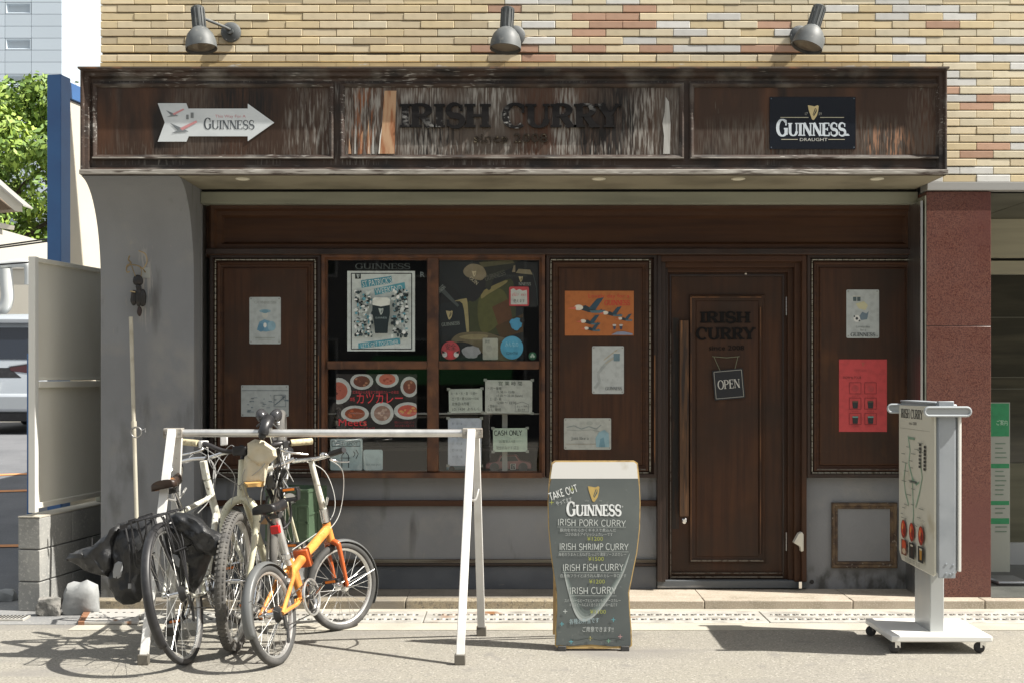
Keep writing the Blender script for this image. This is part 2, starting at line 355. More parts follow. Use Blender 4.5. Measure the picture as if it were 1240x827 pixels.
fas3 = fascia_wood('weathered_fascia_right', .12, patches=[fpatch(838, 1135, (.10,.085,.07), .4, .66, 150, 195), fpatch(1050, 1100, (.32,.17,.10), .5, .6, 160, 190), fpatch(838, 1135, GG, .58, .7, 172, 196), fpatch(1100, 1139, GG, .45, .65)])
fas_m = mk('weathered_moulding', (.042,.024,.016), .6, layers=(((.014,.010,.008), 6, .45, .65), ((.13,.115,.10), (5,5,5), .52, .72), ((.34,.325,.30), (16,90,90), .58, .68, (2.5,2.5,2.5), .5, .64)), bump=(((22,60,60), .5, .004),)); fas_e = mk('worn_edge_wood', (.30,.28,.25), .7, layers=(((.05,.033,.024), (6,50,50), .5, .64), ((.5,.48,.44), (9,90,90), .56, .68)), bump=(((6,60,60), .4, .004),)); fas_v = mk('weathered_stile', (.042,.024,.016), .6, layers=(((.014,.010,.008), 6, .45, .65), ((.19,.18,.165), (90,90,7), .52, .68, 3, .5, .64)), bump=(((70,70,6), .5, .004),))
soffit_m = mk('soffit_plaster', (.33,.30,.22), .8, layers=(((.2,.18,.13), 2.5, .45, .7),), bump=((40, .2, .003),))
alu_g = mk('grey_green_metal', (.30,.31,.25), .45, layers=(((.2,.21,.17), (1,1,8), .45, .7),), spec=.5)
steel = mk('brushed_steel', (.6,.6,.6), .35, 1, layers=(((.45,.45,.45), (80,80,3), .4, .7),))
alu = mk('aluminium_tube', (.72,.72,.70), .38, .75, layers=(((.5,.5,.49), 9, .5, .75),), rvar=.08)
chrome = mk('chrome', (.75,.75,.75), .15, 1)
white_p = mk('white_paint', (.78,.78,.76), .4, layers=(((.62,.61,.57), 6, .5, .75), ((.3,.26,.2), 35, .7, .78)), bump=((50, .08, .002),))
black_pl = mk('black_plastic', (.018,.018,.02), .45, layers=(((.04,.04,.042), 20, .5, .8),))
rubber = mk('tyre_rubber', (.035,.035,.036), .75, layers=(((.085,.08,.075), 18, .45, .7),), bump=((120, .2, .002),))
rubber_g = mk('dusty_tyre_rubber', (.12,.115,.105), .85, layers=(((.08,.078,.075), 14, .45, .7),), bump=((150, .3, .002),))
granite = mk('red_granite', (.15,.062,.046), .3, layers=(((.07,.022,.02), 160, .45, .6), ((.25,.14,.10), 230, .58, .7), ((.115,.04,.035), 1.2, .45, .7)), spec=.5, rvar=.06)
step_m = mk('step_stone', (.42,.36,.29), .85, layers=(((.30,.26,.20), 5, .4, .7), ((.5,.45,.37), 120, .5, .7), ((.2,.17,.13), 14, .64, .78)), bump=((150, .35, .003),))
step_d = mk('shaded_step_stone', (.15,.13,.105), .8, layers=(((.09,.08,.07), 4, .4, .7), ((.24,.21,.16), 110, .55, .7)), bump=((150, .35, .003),))  # full shade tone for the left slabs, not applied
step_l = mk('shade_toned_step_stone', (.24,.215,.18), .85, layers=(((.15,.135,.11), 4, .4, .7), ((.34,.31,.26), 110, .55, .7)), bump=((150, .35, .003),))  # left slabs: part of the fascia's shade is put into the colour
kerb_m = mk('kerb_stone', (.30,.25,.17), .85, layers=(((.13,.11,.085), 60, .5, .66), ((.42,.37,.27), 140, .5, .68), ((.2,.18,.15), 2, .45, .65)), bump=((150, .5, .004),))
road_m = mk('pale_asphalt', (.265,.25,.212), .9, layers=(((.26,.245,.215), 1.4, .42, .68), ((.15,.143,.125), 75, .54, .66), ((.44,.42,.37), 95, .57, .70), ((.19,.18,.165), 9, .58, .8), ((.2,.19,.175), (.8,2.5,1), .56, .7)), bump=((170, .6, .005), (28, .3, .006)))
slab_m = mk('concrete_edge', (.47,.44,.37), .88, layers=(((.36,.34,.29), 3, .42, .68), ((.27,.25,.21), 120, .58, .7)), bump=((120, .4, .004),))
asph = mk('grey_asphalt', (.15,.155,.165), .9, layers=(((.11,.115,.125), 2, .4, .7), ((.24,.24,.25), 90, .6, .7)), bump=((100, .4, .004),))
block_m = mk('concrete_block', (.33,.33,.31), .9, layers=(((.22,.225,.22), (3,3,2), .4, .68), ((.43,.42,.39), 60, .55, .7), ((.14,.14,.14), (9,9,1.6), .62, .76)), bump=((110, .5, .003),), rnd=.12)
ivory = mk('ivory_panel', (.80,.78,.69), .5, layers=(((.70,.67,.57), (2,2,1), .4, .7),))
blue_p = mk('blue_painted_steel', (.05,.15,.36), .4, layers=(((.045,.12,.3), 4, .4, .7),))
beige_w = mk('beige_cladding', (.62,.58,.49), .6, layers=(((.56,.52,.43), 1.5, .4, .7),))
dark_i = mk('dark_interior', (.02,.02,.02), .8)
grille_m = mk('cast_grating', (.50,.49,.45), .6, .25, layers=(((.3,.28,.25), 9, .45, .7), ((.3,.15,.07), 3, .62, .72)), bump=((60, .2, .002),))
def glassm():
    m = bpy.data.materials.new('window_glass'); m.use_nodes = True; t = m.node_tree; n = t.nodes; l = t.links; n.remove(n['Principled BSDF'])
    tr = n.new('ShaderNodeBsdfTransparent'); tr.inputs[0].default_value = (.95, .965, .96, 1); gl = n.new('ShaderNodeBsdfGlossy'); gl.inputs['Roughness'].default_value = .02
    fr = n.new('ShaderNodeFresnel'); fr.inputs[0].default_value = 1.8; mx = n.new('ShaderNodeMixShader'); ge = n.new('ShaderNodeNewGeometry'); sb = n.new('ShaderNodeMath'); sb.operation = 'SUBTRACT'; sb.inputs[0].default_value = 1; l.new(ge.outputs['Backfacing'], sb.inputs[1]); ml = n.new('ShaderNodeMath'); ml.operation = 'MULTIPLY'; l.new(sb.outputs[0], ml.inputs[0]); l.new(fr.outputs[0], ml.inputs[1]); l.new(ml.outputs[0], mx.inputs[0]); l.new(tr.outputs[0], mx.inputs[1]); l.new(gl.outputs[0], mx.inputs[2]); l.new(mx.outputs[0], n['Material Output'].inputs[0]); return m
glass = glassm()
clear = bpy.data.materials.new('clear_glass_back'); clear.use_nodes = True; clear.node_tree.nodes.remove(clear.node_tree.nodes['Principled BSDF']); _t = clear.node_tree.nodes.new('ShaderNodeBsdfTransparent'); clear.node_tree.links.new(_t.outputs[0], clear.node_tree.nodes['Material Output'].inputs[0])

# ------------------------------------------------------------------ ground, parking, gutter, step
o = obj('road', box(bmn(), -60, 60, -40, 70, -.3, 0), road_m, kind='structure')
bm = bmn()                                       # parking lot rising gently behind the block wall
rows = [(.3, .002), (2, .06), (5, .28), (8, .5), (12, .56), (70, .6)]
for (ya, za), (yb, zb) in zip(rows, rows[1:]):
    v = [bm.verts.new(p) for p in ((-45, ya, za), (-2.2, ya, za), (-2.2, yb, zb), (-45, yb, zb))]; bm.faces.new(v)
bmesh.ops.remove_doubles(bm, verts=bm.verts, dist=1e-4)
lot = obj('parking_lot', bm, asph, kind='structure')
def lotz(y):
    for (ya, za), (yb, zb) in zip(rows, rows[1:]):
        if ya <= y <= yb: return za+(zb-za)*(y-ya)/(yb-ya)
    return 0
bm = bmn()
for (x0, y0, x1, y1, wd) in ((-6.2, 4.6, -3.2, 5.2, .12), (-6.4, 5.7, -3.9, 6.35, .12), (-6, 2.0, -3.3, 2.2, .1)):
    a = V((x0, y0, lotz(y0)+.008)); b = V((x1, y1, lotz(y1)+.008)); s = (b-a).cross(V((0, 0, 1))).normalized()*wd/2
    zz = lambda q: V((q.x, q.y, lotz(q.y)+.006))
    bm.faces.new([bm.verts.new(zz(q)) for q in (a+s, b+s, b-s, a-s)])
obj('parking_line', bm, mk('orange_line_paint', (.62,.27,.10), .8, layers=(((.3,.2,.14), 30, .6, .75),)), kind='structure')
YF, YK = -.225, .25
step = obj('step', box(bmn(), X(118, YF), 3.0, YF+.10, YK, .0, .054), mk('step_core', (.2,.18,.15), .9), kind='structure')
seam = [-2.59, X(491, YF), X(690, YF), X(853, YF), X(1033, YF), 2.9, 4.2]
for k, (a, b) in enumerate(zip(seam, seam[1:])):
    dk = k < 2
    obj('kerb_stone', jitter(box(bmn(), a+.002, b-.002, YF, YF+.10, .001, .0565), .002, 2, k), kerb_m if dk else step_m, step, bev=.006)
    obj('step_slab', box(bmn(), a+.002, b-.002, YF+.102, YK, .05, .0575), step_l if dk else step_m, step, bev=.002)
gut = obj('gutter', box(bmn(), -2.45, 6, -.66, -.31, -.1, -.02), dark_i, kind='structure')
slots = bmn(); gx = [-2.42, -.517-.0, 1.494, 3.5, 5.5]
for k, (a, b) in enumerate(zip(gx, gx[1:])):
    cv = bmn(); box(cv, a+.004, b-.004, -.655, -.315, -.02, .008)
    cvo = obj('drain_cover', cv, grille_m, gut, bev=.003)
    hb, rb = bmn(), bmn(); n = int((b-a-.08)/.052)
    for i in range(n):
        x = a+.06+i*.052
        for y in (-.57, -.43):
            lathe(rb, [(.015, 0), (.012, .006), (.007, .007)], (x, y, .008), n=8)
            box(hb, x+.017, x+.033, y-.018, y+.014, .0080, .0092)
    obj('raised_stud', rb, grille_m, cvo, kind='stuff'); obj('drain_slot', hb, dark_i, cvo, kind='stuff')
obj('concrete_edge', box(bmn(), -2.5, 6, -.86, -.66, -.2, .004), slab_m, kind='structure')
obj('far_edge', box(bmn(), -2.45, 6, -.309, YF-.001, -.2, .006), slab_m, kind='structure')
obj('pavement', box(bmn(), -12, -2.5, -.7, .3, -.2, .003), mk('worn_pavement', (.24,.24,.235), .9, layers=(((.16,.165,.17), 2, .4, .7), ((.36,.35,.33), 60, .58, .7)), bump=((90, .4, .004),)), kind='structure')

# ------------------------------------------------------------------ the pub building
XL, XLi, XRi, XR = -2.557, -1.977, 2.577, 2.978
pub = thing('pub_building', 'yellow brick building with weathered brown wooden pub front', 'building', (0, .2, 0))
bk = obj('brick_wall', box(bmn(), XL+.004, 6, -.095, 1.3, 2.64, 5.2), mk('dark_mortar', (.12,.11,.095), .9), pub)
cols = {'yellow': (.72,.60,.38), 'pale': (.78,.70,.52), 'tan': (.63,.53,.36), 'white': (.74,.74,.71), 'orange': (.58,.37,.26), 'straw': (.76,.65,.45)}
bmesh_by = {}
for c, v in cols.items():
    bm = bmn(); box(bm, 0, .2072, -.024, 0, 0, .0425)
    bmesh.ops.bevel(bm, geom=[e for e in bm.edges if all(q.co.y < -.02 for q in e.verts)], offset=.003, segments=1, affect='EDGES')
    me = bpy.data.meshes.new('brick'); bm.to_mesh(me); bm.free()
    me.materials.append(mk('brick_'+c, v, .42, layers=((tuple(q*.78 for q in v), (9,9,30), .45, .75), ((.3,.24,.15), 60, .66, .76)), rnd=.16, rvar=.08, bump=((40, .1, .002),)))
    bmesh_by[c] = me
def brick_colour(px):
    r = random.random()
    if px < 560: return random.choice(['yellow', 'straw', 'tan', 'yellow', 'straw', 'pale'])
    if 560 < px < 830: return 'orange' if r < .15 else 'white' if r < .42 else random.choice(['pale', 'straw', 'pale'])
    return 'orange' if r < .07 else 'white' if r < .26 else random.choice(['pale', 'straw', 'yellow', 'pale'])
YB = -.095; far_b = bmn()
rowsy = [60-9.69*k for k in range(6, -1, -1)]+[71.5+9.69*k for k in range(16)]
Winv = W[bk].inverted()
for k, py in enumerate(rowsy):
    z = Z(py, -.11)-.0207
    off = 0 if k % 2 == 0 else .1047
    n0 = -1; x = XL-.2094+off
    while x < 5.6:
        px = CX+x*F/7.88
        xx, cut = x, .2072
        if x < XL: cut = x+.2072-XL; xx = XL
        vis = px < 1250 and (py < 78 or px > 1140-42)
        if cut > .03 and (py < 92 or px > 1070):
            if vis:
                o = bpy.data.objects.new('brick', bmesh_by[brick_colour(px)]); C.objects.link(o); o.parent = bk
                o.matrix_local = Winv @ M.Translation((xx+random.uniform(-.001, .001), YB+random.uniform(-.002, .002), z)) @ M.Diagonal((cut/.2072, 1, 1, 1))
            elif z > 2.6: box(far_b, xx, xx+cut, YB-.029, YB, z, z+.0415)
        x += .2094
for k in range(26):
    z = Z(60-9.69*7, -.11)-.0207+k*.0497
    x = XL+(0 if k % 2 else -.1047)
    while x < 5.6:
        box(far_b, max(x, XL), x+.2072, YB-.029, YB, z, z+.0415); x += .2094
obj('brickwork', far_b, mk('brick_mixed', (.62,.49,.26), .42, layers=(((.5,.38,.2), (5,5,20), .4, .6), ((.62,.6,.54), (5,5,20), .62, .66))), bk, kind='stuff')
# left corbelled pillar, curved forward under the fascia
prof = [(.6, 0), (-.114, 0), (-.114, 1.98)]+[(-.114-.376*(1-math.cos(R(a)))**1.05, 1.98+.635*math.sin(R(a))) for a in range(6, 91, 6)]+[(.6, 2.615)]
prof[-2] = (-.485, 2.615)
obj('corbelled_pillar', prism(bmn(), prof, lambda u, v, t: V((XL if t else XLi, u, v))), plaster, pub, bev=.004)
# red granite pier, slabs with joints
gp = sub('granite_pier', pub)
zj = [0.056, Z(395, -.114), 2.577]
for a, b in zip(zj, zj[1:]):
    obj('granite_slab', box(bmn(), XRi, XR, -.114, .6, a+.0015, b-.0015), granite, gp, bev=.0025)
obj('joint_core', box(bmn(), XRi+.004, XR-.004, -.110, .59, .056, 2.576), dark_i, gp)
# metal drip strip right of the fascia and side flashings
obj('drip_strip', box(bmn(), X(1122, -.12), 6, -.135, .0, 2.580, 2.632), mk('grey_trim', (.36,.36,.35), .5, .3), pub, bev=.003)
obj('edge_flashing', box(bmn(), XRi-.034, XRi-.02, -.105, .18, .06, 2.52), steel, pub); obj('edge_flashing', box(bmn(), XRi-.008, XRi-.001, -.112, .18, .06, 2.55), alu_g, pub)
obj('edge_flashing', box(bmn(), XLi+.001, XLi+.010, .06, .18, .06, 2.52), steel, pub)
obj('header_band', box(bmn(), XLi+.001, XRi-.002, .04, .24, Z(247, .04), Z(232.5, .04)), alu_g, pub, bev=.004)
obj('header_recess', box(bmn(), XLi-.05, XRi-.002, .08, .3, 2.592, 2.64), dark_i, pub)
# fascia box
fa = sub('fascia', pub)
YS = -.5; fx0, fx1, fz0, fz1 = X(97, YS), X(1147, YS), Z(212, YS), Z(83, YS)
obj('fascia_core', box(bmn(), fx0+.01, fx1-.01, YS+.065, -.096, fz0+.006, fz1-.012), fas_e, fa)
obj('soffit', box(bmn(), fx0+.012, fx1-.012, YS+.03, .07, fz0-.004, fz0+.004), soffit_m, fa)
bm = bmn(); ring(bm, fx0, fx1, fz0, fz1, [(0, YS+.06), (0, YS+.002), (.006, YS-.004), (.014, YS-.002), (.022, YS+.016), (.040, YS+.022), (.052, YS+.046), (.066, YS+.05)])
obj('outer_moulding', bm, fas_m, fa)
bm = bmn(); box(bm, fx0-.004, fx1+.004, YS-.012, YS+.06, fz0+.001, fz0+.03); obj('bottom_edge_board', jitter(bm, .0015, 5), fas_e, fa, bev=.004)
bm = bmn(); box(bm, fx0-.012, fx1+.010, YS-.012, -.096, fz1-.004, fz1+.007); obj('top_capping', bm, mk('rusty_capping', (.08,.06,.045), .6, layers=(((.2,.1,.05), 8, .55, .7),)), fa)
for s in (fx0, fx1-.012): obj('end_board', box(bmn(), s, s+.012, YS+.003, -.1, fz0, fz1-.002), fas_v, fa)
obj('fascia_board', box(bmn(), fx0+.05, fx1-.05, YS+.051, YS+.066, fz0+.03, fz1-.03), fas_v, fa)
Yp = YS+.044
for (a, b, m) in ((112, 404, fas1), (412, 828, fas2), (835, 1139, fas3)):
    bm = bmn(); x0, x1, z0, z1 = X(a, Yp), X(b, Yp), Z(193.5, Yp), Z(101, Yp)
    ring(bm, x0, x1, z0, z1, [(0, Yp+.004), (0, Yp-.010), (.010, Yp-.016), (.018, Yp-.012), (.026, Yp-.004), (.030, Yp+.010)])
    obj('panel_moulding', bm, fas_m, fa)
    bm = bmn(); box(bm, x0+.004, x1-.004, Yp-.019, Yp-.010, z0+.004, z0+.012); obj('worn_bead', jitter(bm, .0008, 6), fas_e, fa)
    obj('fascia_panel', box(bmn(), x0+.028, x1-.028, Yp+.002, Yp+.02, z0+.028, z1-.028), m, fa)
# peeled veneer strips on the middle panel
vm = mk('bare_peeled_veneer', (.46,.29,.17), .7, layers=(((.30,.12,.05), (40,40,5), .45, .62), ((.75,.7,.62), (60,60,4), .6, .75)))
vg = mk('bare_grey_veneer', (.42,.42,.40), .7, layers=(((.3,.29,.27), (60,60,4), .45, .65),))
def strip(poly, m, lift):
    f = lambda u, v, t: V((X(u, Yp), Yp-lift*((v-110)/80)**2-.0025*(1-t)-.0003, Z(v, Yp)))
    obj('peeled_veneer', prism(bmn(), poly, f), m, fa)
strip([(465.5,110.5),(480,110.5),(479,140),(478,187),(460,187),(463,150)], vm, .008)
strip([(423,168),(425.5,187),(422,187)], vm, .004); strip([(437,165),(439.5,159),(438.5,187),(435.5,187)], vm, .004); strip([(430,150),(431.5,187),(429,187)], vg, .003); strip([(446,140),(448.5,187),(445,187)], vm, .003); strip([(452,150),(453.5,187),(450.5,187)], vg, .004)
strip([(460.5,165),(463,152),(461.5,187),(458.5,187)], mk('pale_peel', (.7,.68,.62), .7), .008)
strip([(806,118),(810,124),(812,150),(811,187),(803,187),(804,165),(802,150),(805,136)], vg, .002)
# relief lettering
def relief(t, px0, px1, pyb, hpx, Y, depth, m, parent, **kw):
    _, wd = strokes(t, 'serif', **kw); s = (px1-px0)/wd; x = 0; tr_ = kw.get('track', 0)
    for ch in t:
        ps, w1 = strokes(ch, 'serif', **kw); bm = bmn()
        for j, q in enumerate(ps): prism(bm, q, lambda u, v, tt: V((X(px0+(x+u)*s, Y), Y-(depth+(j % 9)*.00012)*(1-tt), Z(pyb-v*hpx, Y))))
        if ps: obj('letter', bm, m, parent)
        else: bm.free()
        x += w1+2*tr_-tr_*0 if False else G.get(ch, G[' '])[0]+tr_
ink_w = mk('flaking_black_letters', (.007,.006,.006), .5, layers=(((.32,.32,.31), (30,30,60), .5, .6, 2.6, .54, .64),), spec=.25, bump=((60, .3, .003),))
relief('IRISH CURRY', 485, 751, 155, 28, Yp-.001, .014, ink_w, fa, thick=.26, thin=.1, track=.05)
def relief_sans(t, px0, px1, pyb, hpx, Y, depth, m, parent):
    ps, wd = sans(t); bm = bmn(); s = (px1-px0)/wd
    for q in ps: prism(bm, q, lambda u, v, tt: V((X(px0+u*s, Y), Y-depth*(1-tt), Z(pyb-v*hpx, Y))))
    obj('raised_lettering', bm, m, parent)
relief_sans('since 2008', 573, 663, 173, 11, Yp-.001, .008, mk('tarnished_bronze', (.03,.022,.014), .35, .4, layers=(((.18,.15,.10), 25, .56, .62),)), fa)
for px in (294, 725, 894, 1062):
    c = P(px, 217, 7.62); c.z = fz0-.0045
    bm = bmn(); lathe(bm, [(.042, 0), (.042, -.004), (.036, -.006), (.034, -.001), (.0, -.001)], c, n=20); obj('downlight', bm, mk('downlight_trim', (.75,.72,.6), .5), fa)
# timber shopfront
Yw = .2
def bx(n, px0, px1, py0, py1, Y0, Y1, m, par=pub, bev=.004): return obj(n, pbox(bmn(), px0, px1, py0, py1, Y0, Y1), m, par, bev=bev)
hd = bx('header_board', 249, 1117, 246, 312, .17, .26, wood_h)
bm = bmn(); ring(bm, X(254, .13), X(1112, .13), Z(309, .13), Z(247.5, .13), [(0, .18), (0, .12), (.012, .112), (.03, .118), (.045, .14), (.07, .146), (.088, .168), (.1, .169)]); obj('header_moulding', bm, wood_h, hd)
bx('header_rail', 249, 1117, 301, 308, .105, .17, wood_d, hd)
bead_m = mk('beaded_strip', (.38,.36,.30), .5, .2, layers=(((.2,.18,.13), 40, .5, .65),))
def bay(px0, px1, rx0, rx1):
    p = sub('panel_bay', pub)
    obj('bay_frame', ring(bmn(), X(px0, .14), X(px1, .14), Z(578, .14), Z(308, .14), [(0, .22), (0, .14), (.004, .136), (.022, .136), (.026, .15), (.03, .165)]), wood_d, p)
    obj('bay_backing', box(bmn(), X(px0, .19)+.004, X(px1, .19)-.004, .166, .24, Z(577, .19), Z(309, .19)), wood, p)
    x0, x1, z0, z1 = X(rx0, .16), X(rx1, .16), Z(572, .16), Z(315, .16)
    obj('inner_moulding', ring(bmn(), x0+.012, x1-.012, z0+.012, z1-.012, [(0, .166), (0, .150), (.008, .146), (.016, .150), (.022, .160), (.034, .163), (.04, .154), (.048, .152)]), wood_h, p)
    obj('dusty_ledge', box(bmn(), x0+.03, x1-.03, .141, .15, z0+.0185, z0+.026), mk('dusty_ledge_wood', (.10,.09,.075), .7, layers=(((.04,.022,.014), (30,30,30), .46, .6),)), p); obj('worn_edge', box(bmn(), X(px1, .14)-.021, X(px1, .14)-.014, .1335, .14, Z(560, .14), Z(430 if px1 < 1000 else 520, .14)), mk('orange_rubbed_edge', (.20,.085,.03), .6, layers=(((.045,.02,.010), (14,14,3), .46, .6),)), p)
    obj('wooden_panel', box(bmn(), x0+.058, x1-.058, .154, .166, z0+.058, z1-.058), wood, p)
    bm = bmn(); L = .036; g = .0035
    def run(a, b, ax):
        q = a
        while q < b-.01:
            e = min(q+L, b)
            if ax == 'x':
                for z in (z0, z1): box(bm, q, e, .148, .166, z-.004, z+.004)
            else:
                for x in (x0, x1): box(bm, x-.004, x+.004, .148, .166, q, e)
            q = e+g
    run(x0, x1, 'x'); run(z0+.006, z1-.006, 'z'); o = obj('beaded_trim', bm, bead_m, p, kind='stuff', bev=.003)
    return p
bay(254, 389, 261, 382); bay(661, 796, 667, 787); bay(977, 1111, 983, 1106)
# window: four panes
win = sub('window', pub)
obj('window_frame', ring(bmn(), X(389, .13), X(660, .13), Z(577.5, .13), Z(308, .13), [(0, .22), (0, .13), (.005, .126), (.020, .126), (.026, .135), (.03, .15), (.036, .15), (.036, .19)]), wood_w, win)
for (a, b, c, d_) in ((517, 531, 312, 571), (396, 517, 437, 447), (531, 653, 437, 447)):
    bm = bmn()
    pbox(bm, a, b, c, d_, .132, .19); obj('mullion' if b-a < 20 else 'transom', bm, wood_w, win, bev=.006)
for (a, b) in ((394, 518), (530, 655)):
    for (c, d_) in ((311, 438), (446, 572)): pn = obj('window_pane', pbox(bmn(), a, b, c, d_, .155, .161), glass, win, mats=[clear, glass], smooth=False); pn.data.polygons[2].material_index = 1
bx('window_sill', 392, 657, 572, 578.5, .108, .16, wood_w)
# door
door_frame = sub('door_frame', pub)
for (a, b, Y0) in ((796, 801, .13), (797, 806, .16), (798, 809, .20)): bx('jamb', a, b, 309, 704, Y0, .3, wood_d, door_frame, .005)
for (a, b, Y0) in ((971, 977, .13), (962, 976, .165), (954, 975, .20)): bx('jamb', a, b, 309, 704, Y0, .3, wood, door_frame, .005)
for (c, d_, Y0) in ((309, 317, .133), (310, 324, .168), (311, 330, .203)): bx('lintel', 800, 972, c, d_, Y0, .3, wood_h, door_frame, .005)
bx('threshold', 796, 977, 702.5, 712, .17, .34, mk('worn_threshold', (.09,.10,.11), .6, layers=(((.2,.2,.2), (3,30,30), .6, .7),)), door_frame)
door = obj('door', box(bmn(), X(807, .23), X(954, .23), .23, .28, Z(704, .23), Z(329, .23)), wood, pub, bev=.003)
Yd = .23
obj('door_panel', ring(bmn(), X(835, Yd), X(926, Yd), Z(681, Yd), Z(357, Yd), [(0, Yd+.002), (0, Yd-.012), (.006, Yd-.016), (.014, Yd-.010), (.022, Yd-.006), (.04, Yd-.004), (.044, Yd-.008)], fill=True), wood, door)
obj('kick_moulding', ring(bmn(), X(811, Yd), X(949, Yd), Z(701, Yd), Z(333, Yd), [(0, Yd+.002), (0, Yd-.008), (.006, Yd-.010), (.012, Yd-.004), (.014, Yd+.002)]), wood_d, door)
dust = mk('dusty_worn_edge', (.13,.112,.09), .7, layers=(((.05,.028,.016), (40,40,40), .5, .62),)); owear = mk('orange_worn_edge', (.15,.065,.024), .6, layers=(((.05,.022,.010), (12,12,4), .44, .58),))
for (a, b, c, d_, mm_, n_) in ((836.5, 924.5, 677.6, 679.4, dust, 'dusty_ledge'), (812, 948, 697.4, 699.2, dust, 'dusty_ledge'), (812, 948, 693, 694, dust, 'dusty_ledge'), (836, 837.6, 360, 677, owear, 'worn_edge'), (920.5, 921.6, 372, 670, owear, 'worn_edge'), (838, 922, 359.5, 360.8, owear, 'worn_edge'), (811.5, 812.8, 400, 700, dust, 'worn_edge')):
    obj(n_, pbox(bmn(), a, b, c, d_, Yd-.0185, Yd-.004), mm_, door)
obj('charred_shadow_strip', pbox(bmn(), 814, 822, 385, 640, Yd-.0012, Yd+.001), mk('charred_shadow_wood', (.012,.009,.007), .6, layers=(((.045,.02,.01), (30,30,5), .5, .66),)), door)  # dark shadow left of the handle, with burn marks, put into the colour
bm = bmn(); pbox(bm, 823, 834, 388, 625, .175, .2); obj('door_handle', bm, wood_o, door, bev=.004)
bm = bmn()
for py in (402, 612): tube(bm, [(X(828.5, .19), .2, Z(py, .19)), (X(828.5, .19), .232, Z(py, .19))], .009)
obj('handle_post', bm, steel, door)
bm = bmn(); lathe(bm, [(.019, 0), (.019, .006), (.012, .011), (0, .011)], (X(829, Yd), Yd+.001, Z(630, Yd)), (0, -1, 0)); obj('lock', bm, chrome, door)
bm = bmn(); lathe(bm, [(.008, 0), (.006, .006), (0, .006)], (X(903, Yd), Yd+.001, Z(332, Yd)), (0, -1, 0)); obj('screw_cap', bm, mk('pale_cap', (.75,.7,.6), .5), door)
for py in (371, 655):
    bm = bmn()
    for i in range(5):
        z = Z(py, Yd)+(i-2)*.024; tube(bm, [(X(952, Yd), Yd-.008, z-.011), (X(952, Yd), Yd-.008, z+.011)], .0055, 8)
    obj('hinge', bm, steel, door)
relief('IRISH', 848, 908, 391, 13, Yd-.0082, .006, mk('faded_black_letters', (.006,.005,.005), .7, spec=.2), door, thick=.24, thin=.12, track=.05)
relief('CURRY', 843, 914, 411, 14, Yd-.0082, .006, MC['faded_black_letters'], door, thick=.24, thin=.12, track=.05)
relief_sans('since 2008', 858, 901, 424, 6, Yd-.0082, .004, MC['faded_black_letters'], door)
bm = bmn(); f = lambda u, v, t: V((X(u, .13)+0, .13-.05*(1-t)+.02, Z(v, .13)))
prism(bm, [(960,656),(966,645),(970,643),(972,646),(972,666),(969,667),(968,661)], f); obj('door_stop', bm, mk('ivory_plastic', (.62,.6,.52), .5), pub, bev=.004)
bm = bmn(); pbox(bm, 967.5, 971, 704, 712, .12, .16); obj('floor_bolt', bm, chrome, pub)
# grey plaster under the windows and beside the door
bx('lower_wall', 250, 700, 577, 714, .2, .32, plaster); bx('lower_wall', 700, 796.5, 577, 714, .202, .32, plaster); bx('lower_wall', 975.5, 1118, 577, 714, .198, .32, plaster)
bx('lower_skirting', 250, 795, 685, 713, .188, .2, plaster_lo)
bx('wooden_rail', 250, 795, 605.5, 612.5, .17, .21, wood_h); bx('wooden_rail', 250, 795, 677, 681.5, .178, .21, mk('grey_weathered_wood', (.16,.145,.11), .7, layers=(((.07,.05,.035), (2,40,40), .4, .6),)))
bx('wooden_rail', 250, 795, 681.5, 685, .172, .21, wood_d)
obj('framed_moulding', ring(bmn(), X(1007, .19), X(1086, .19), Z(687, .19), Z(608, .19), [(0, .199), (0, .178), (.006, .172), (.02, .176), (.026, .186), (.038, .188), (.042, .198)]), mk('faded_frame_wood', (.13,.085,.045), .6, layers=(((.05,.028,.018), (20,20,20), .42, .6), ((.3,.26,.2), 40, .62, .72))), pub)
bm = bmn(); lathe(bm, [(.014, 0), (.014, .004), (0, .005)], (X(983, .198), .198, Z(704, .198)), (0, -1, 0)); obj('round_vent', bm, black_pl, pub)
# room behind the glass
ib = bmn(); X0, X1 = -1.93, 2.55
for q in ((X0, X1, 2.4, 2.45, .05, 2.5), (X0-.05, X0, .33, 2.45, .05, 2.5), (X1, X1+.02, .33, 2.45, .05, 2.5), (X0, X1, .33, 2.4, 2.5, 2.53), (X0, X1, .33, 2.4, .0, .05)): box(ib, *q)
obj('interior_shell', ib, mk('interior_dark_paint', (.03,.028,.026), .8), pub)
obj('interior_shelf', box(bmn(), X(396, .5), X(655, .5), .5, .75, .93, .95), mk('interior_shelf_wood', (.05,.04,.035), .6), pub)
# recessed entrance at the right
ent = sub('entrance_recess', pub)
for k in range(5):
    obj('soffit_board', box(bmn(), XR+.002+k*.42, XR+k*.42+.415, -.06, 1.3, 2.580, 2.60), mk('dark_soffit_board', (.15,.15,.12), .5, layers=(((.1,.1,.08), 3, .4, .7),)), ent)
YE = 1.27
bx('entrance_fascia', 1150, 1420, 265, 313, YE, YE+.1, mk('cream_metal', (.52,.50,.38), .5, layers=(((.42,.4,.3), (1,1,20), .4, .7),)), ent)
bx('frame_rail', 1150, 1420, 313, 316, YE+.01, YE+.1, dark_i, ent); bx('entrance_transom', 1150, 1420, 316, 332, YE-.02, YE+.1, MC['cream_metal'], ent)
bx('entrance_glazing', 1150, 1420, 333, 657, YE+.04, YE+.05, mk('dark_glazing', (.035,.034,.022), .12, layers=(((.075,.07,.045), (1,1,10), .45, .65),), spec=.7), ent, bev=0)
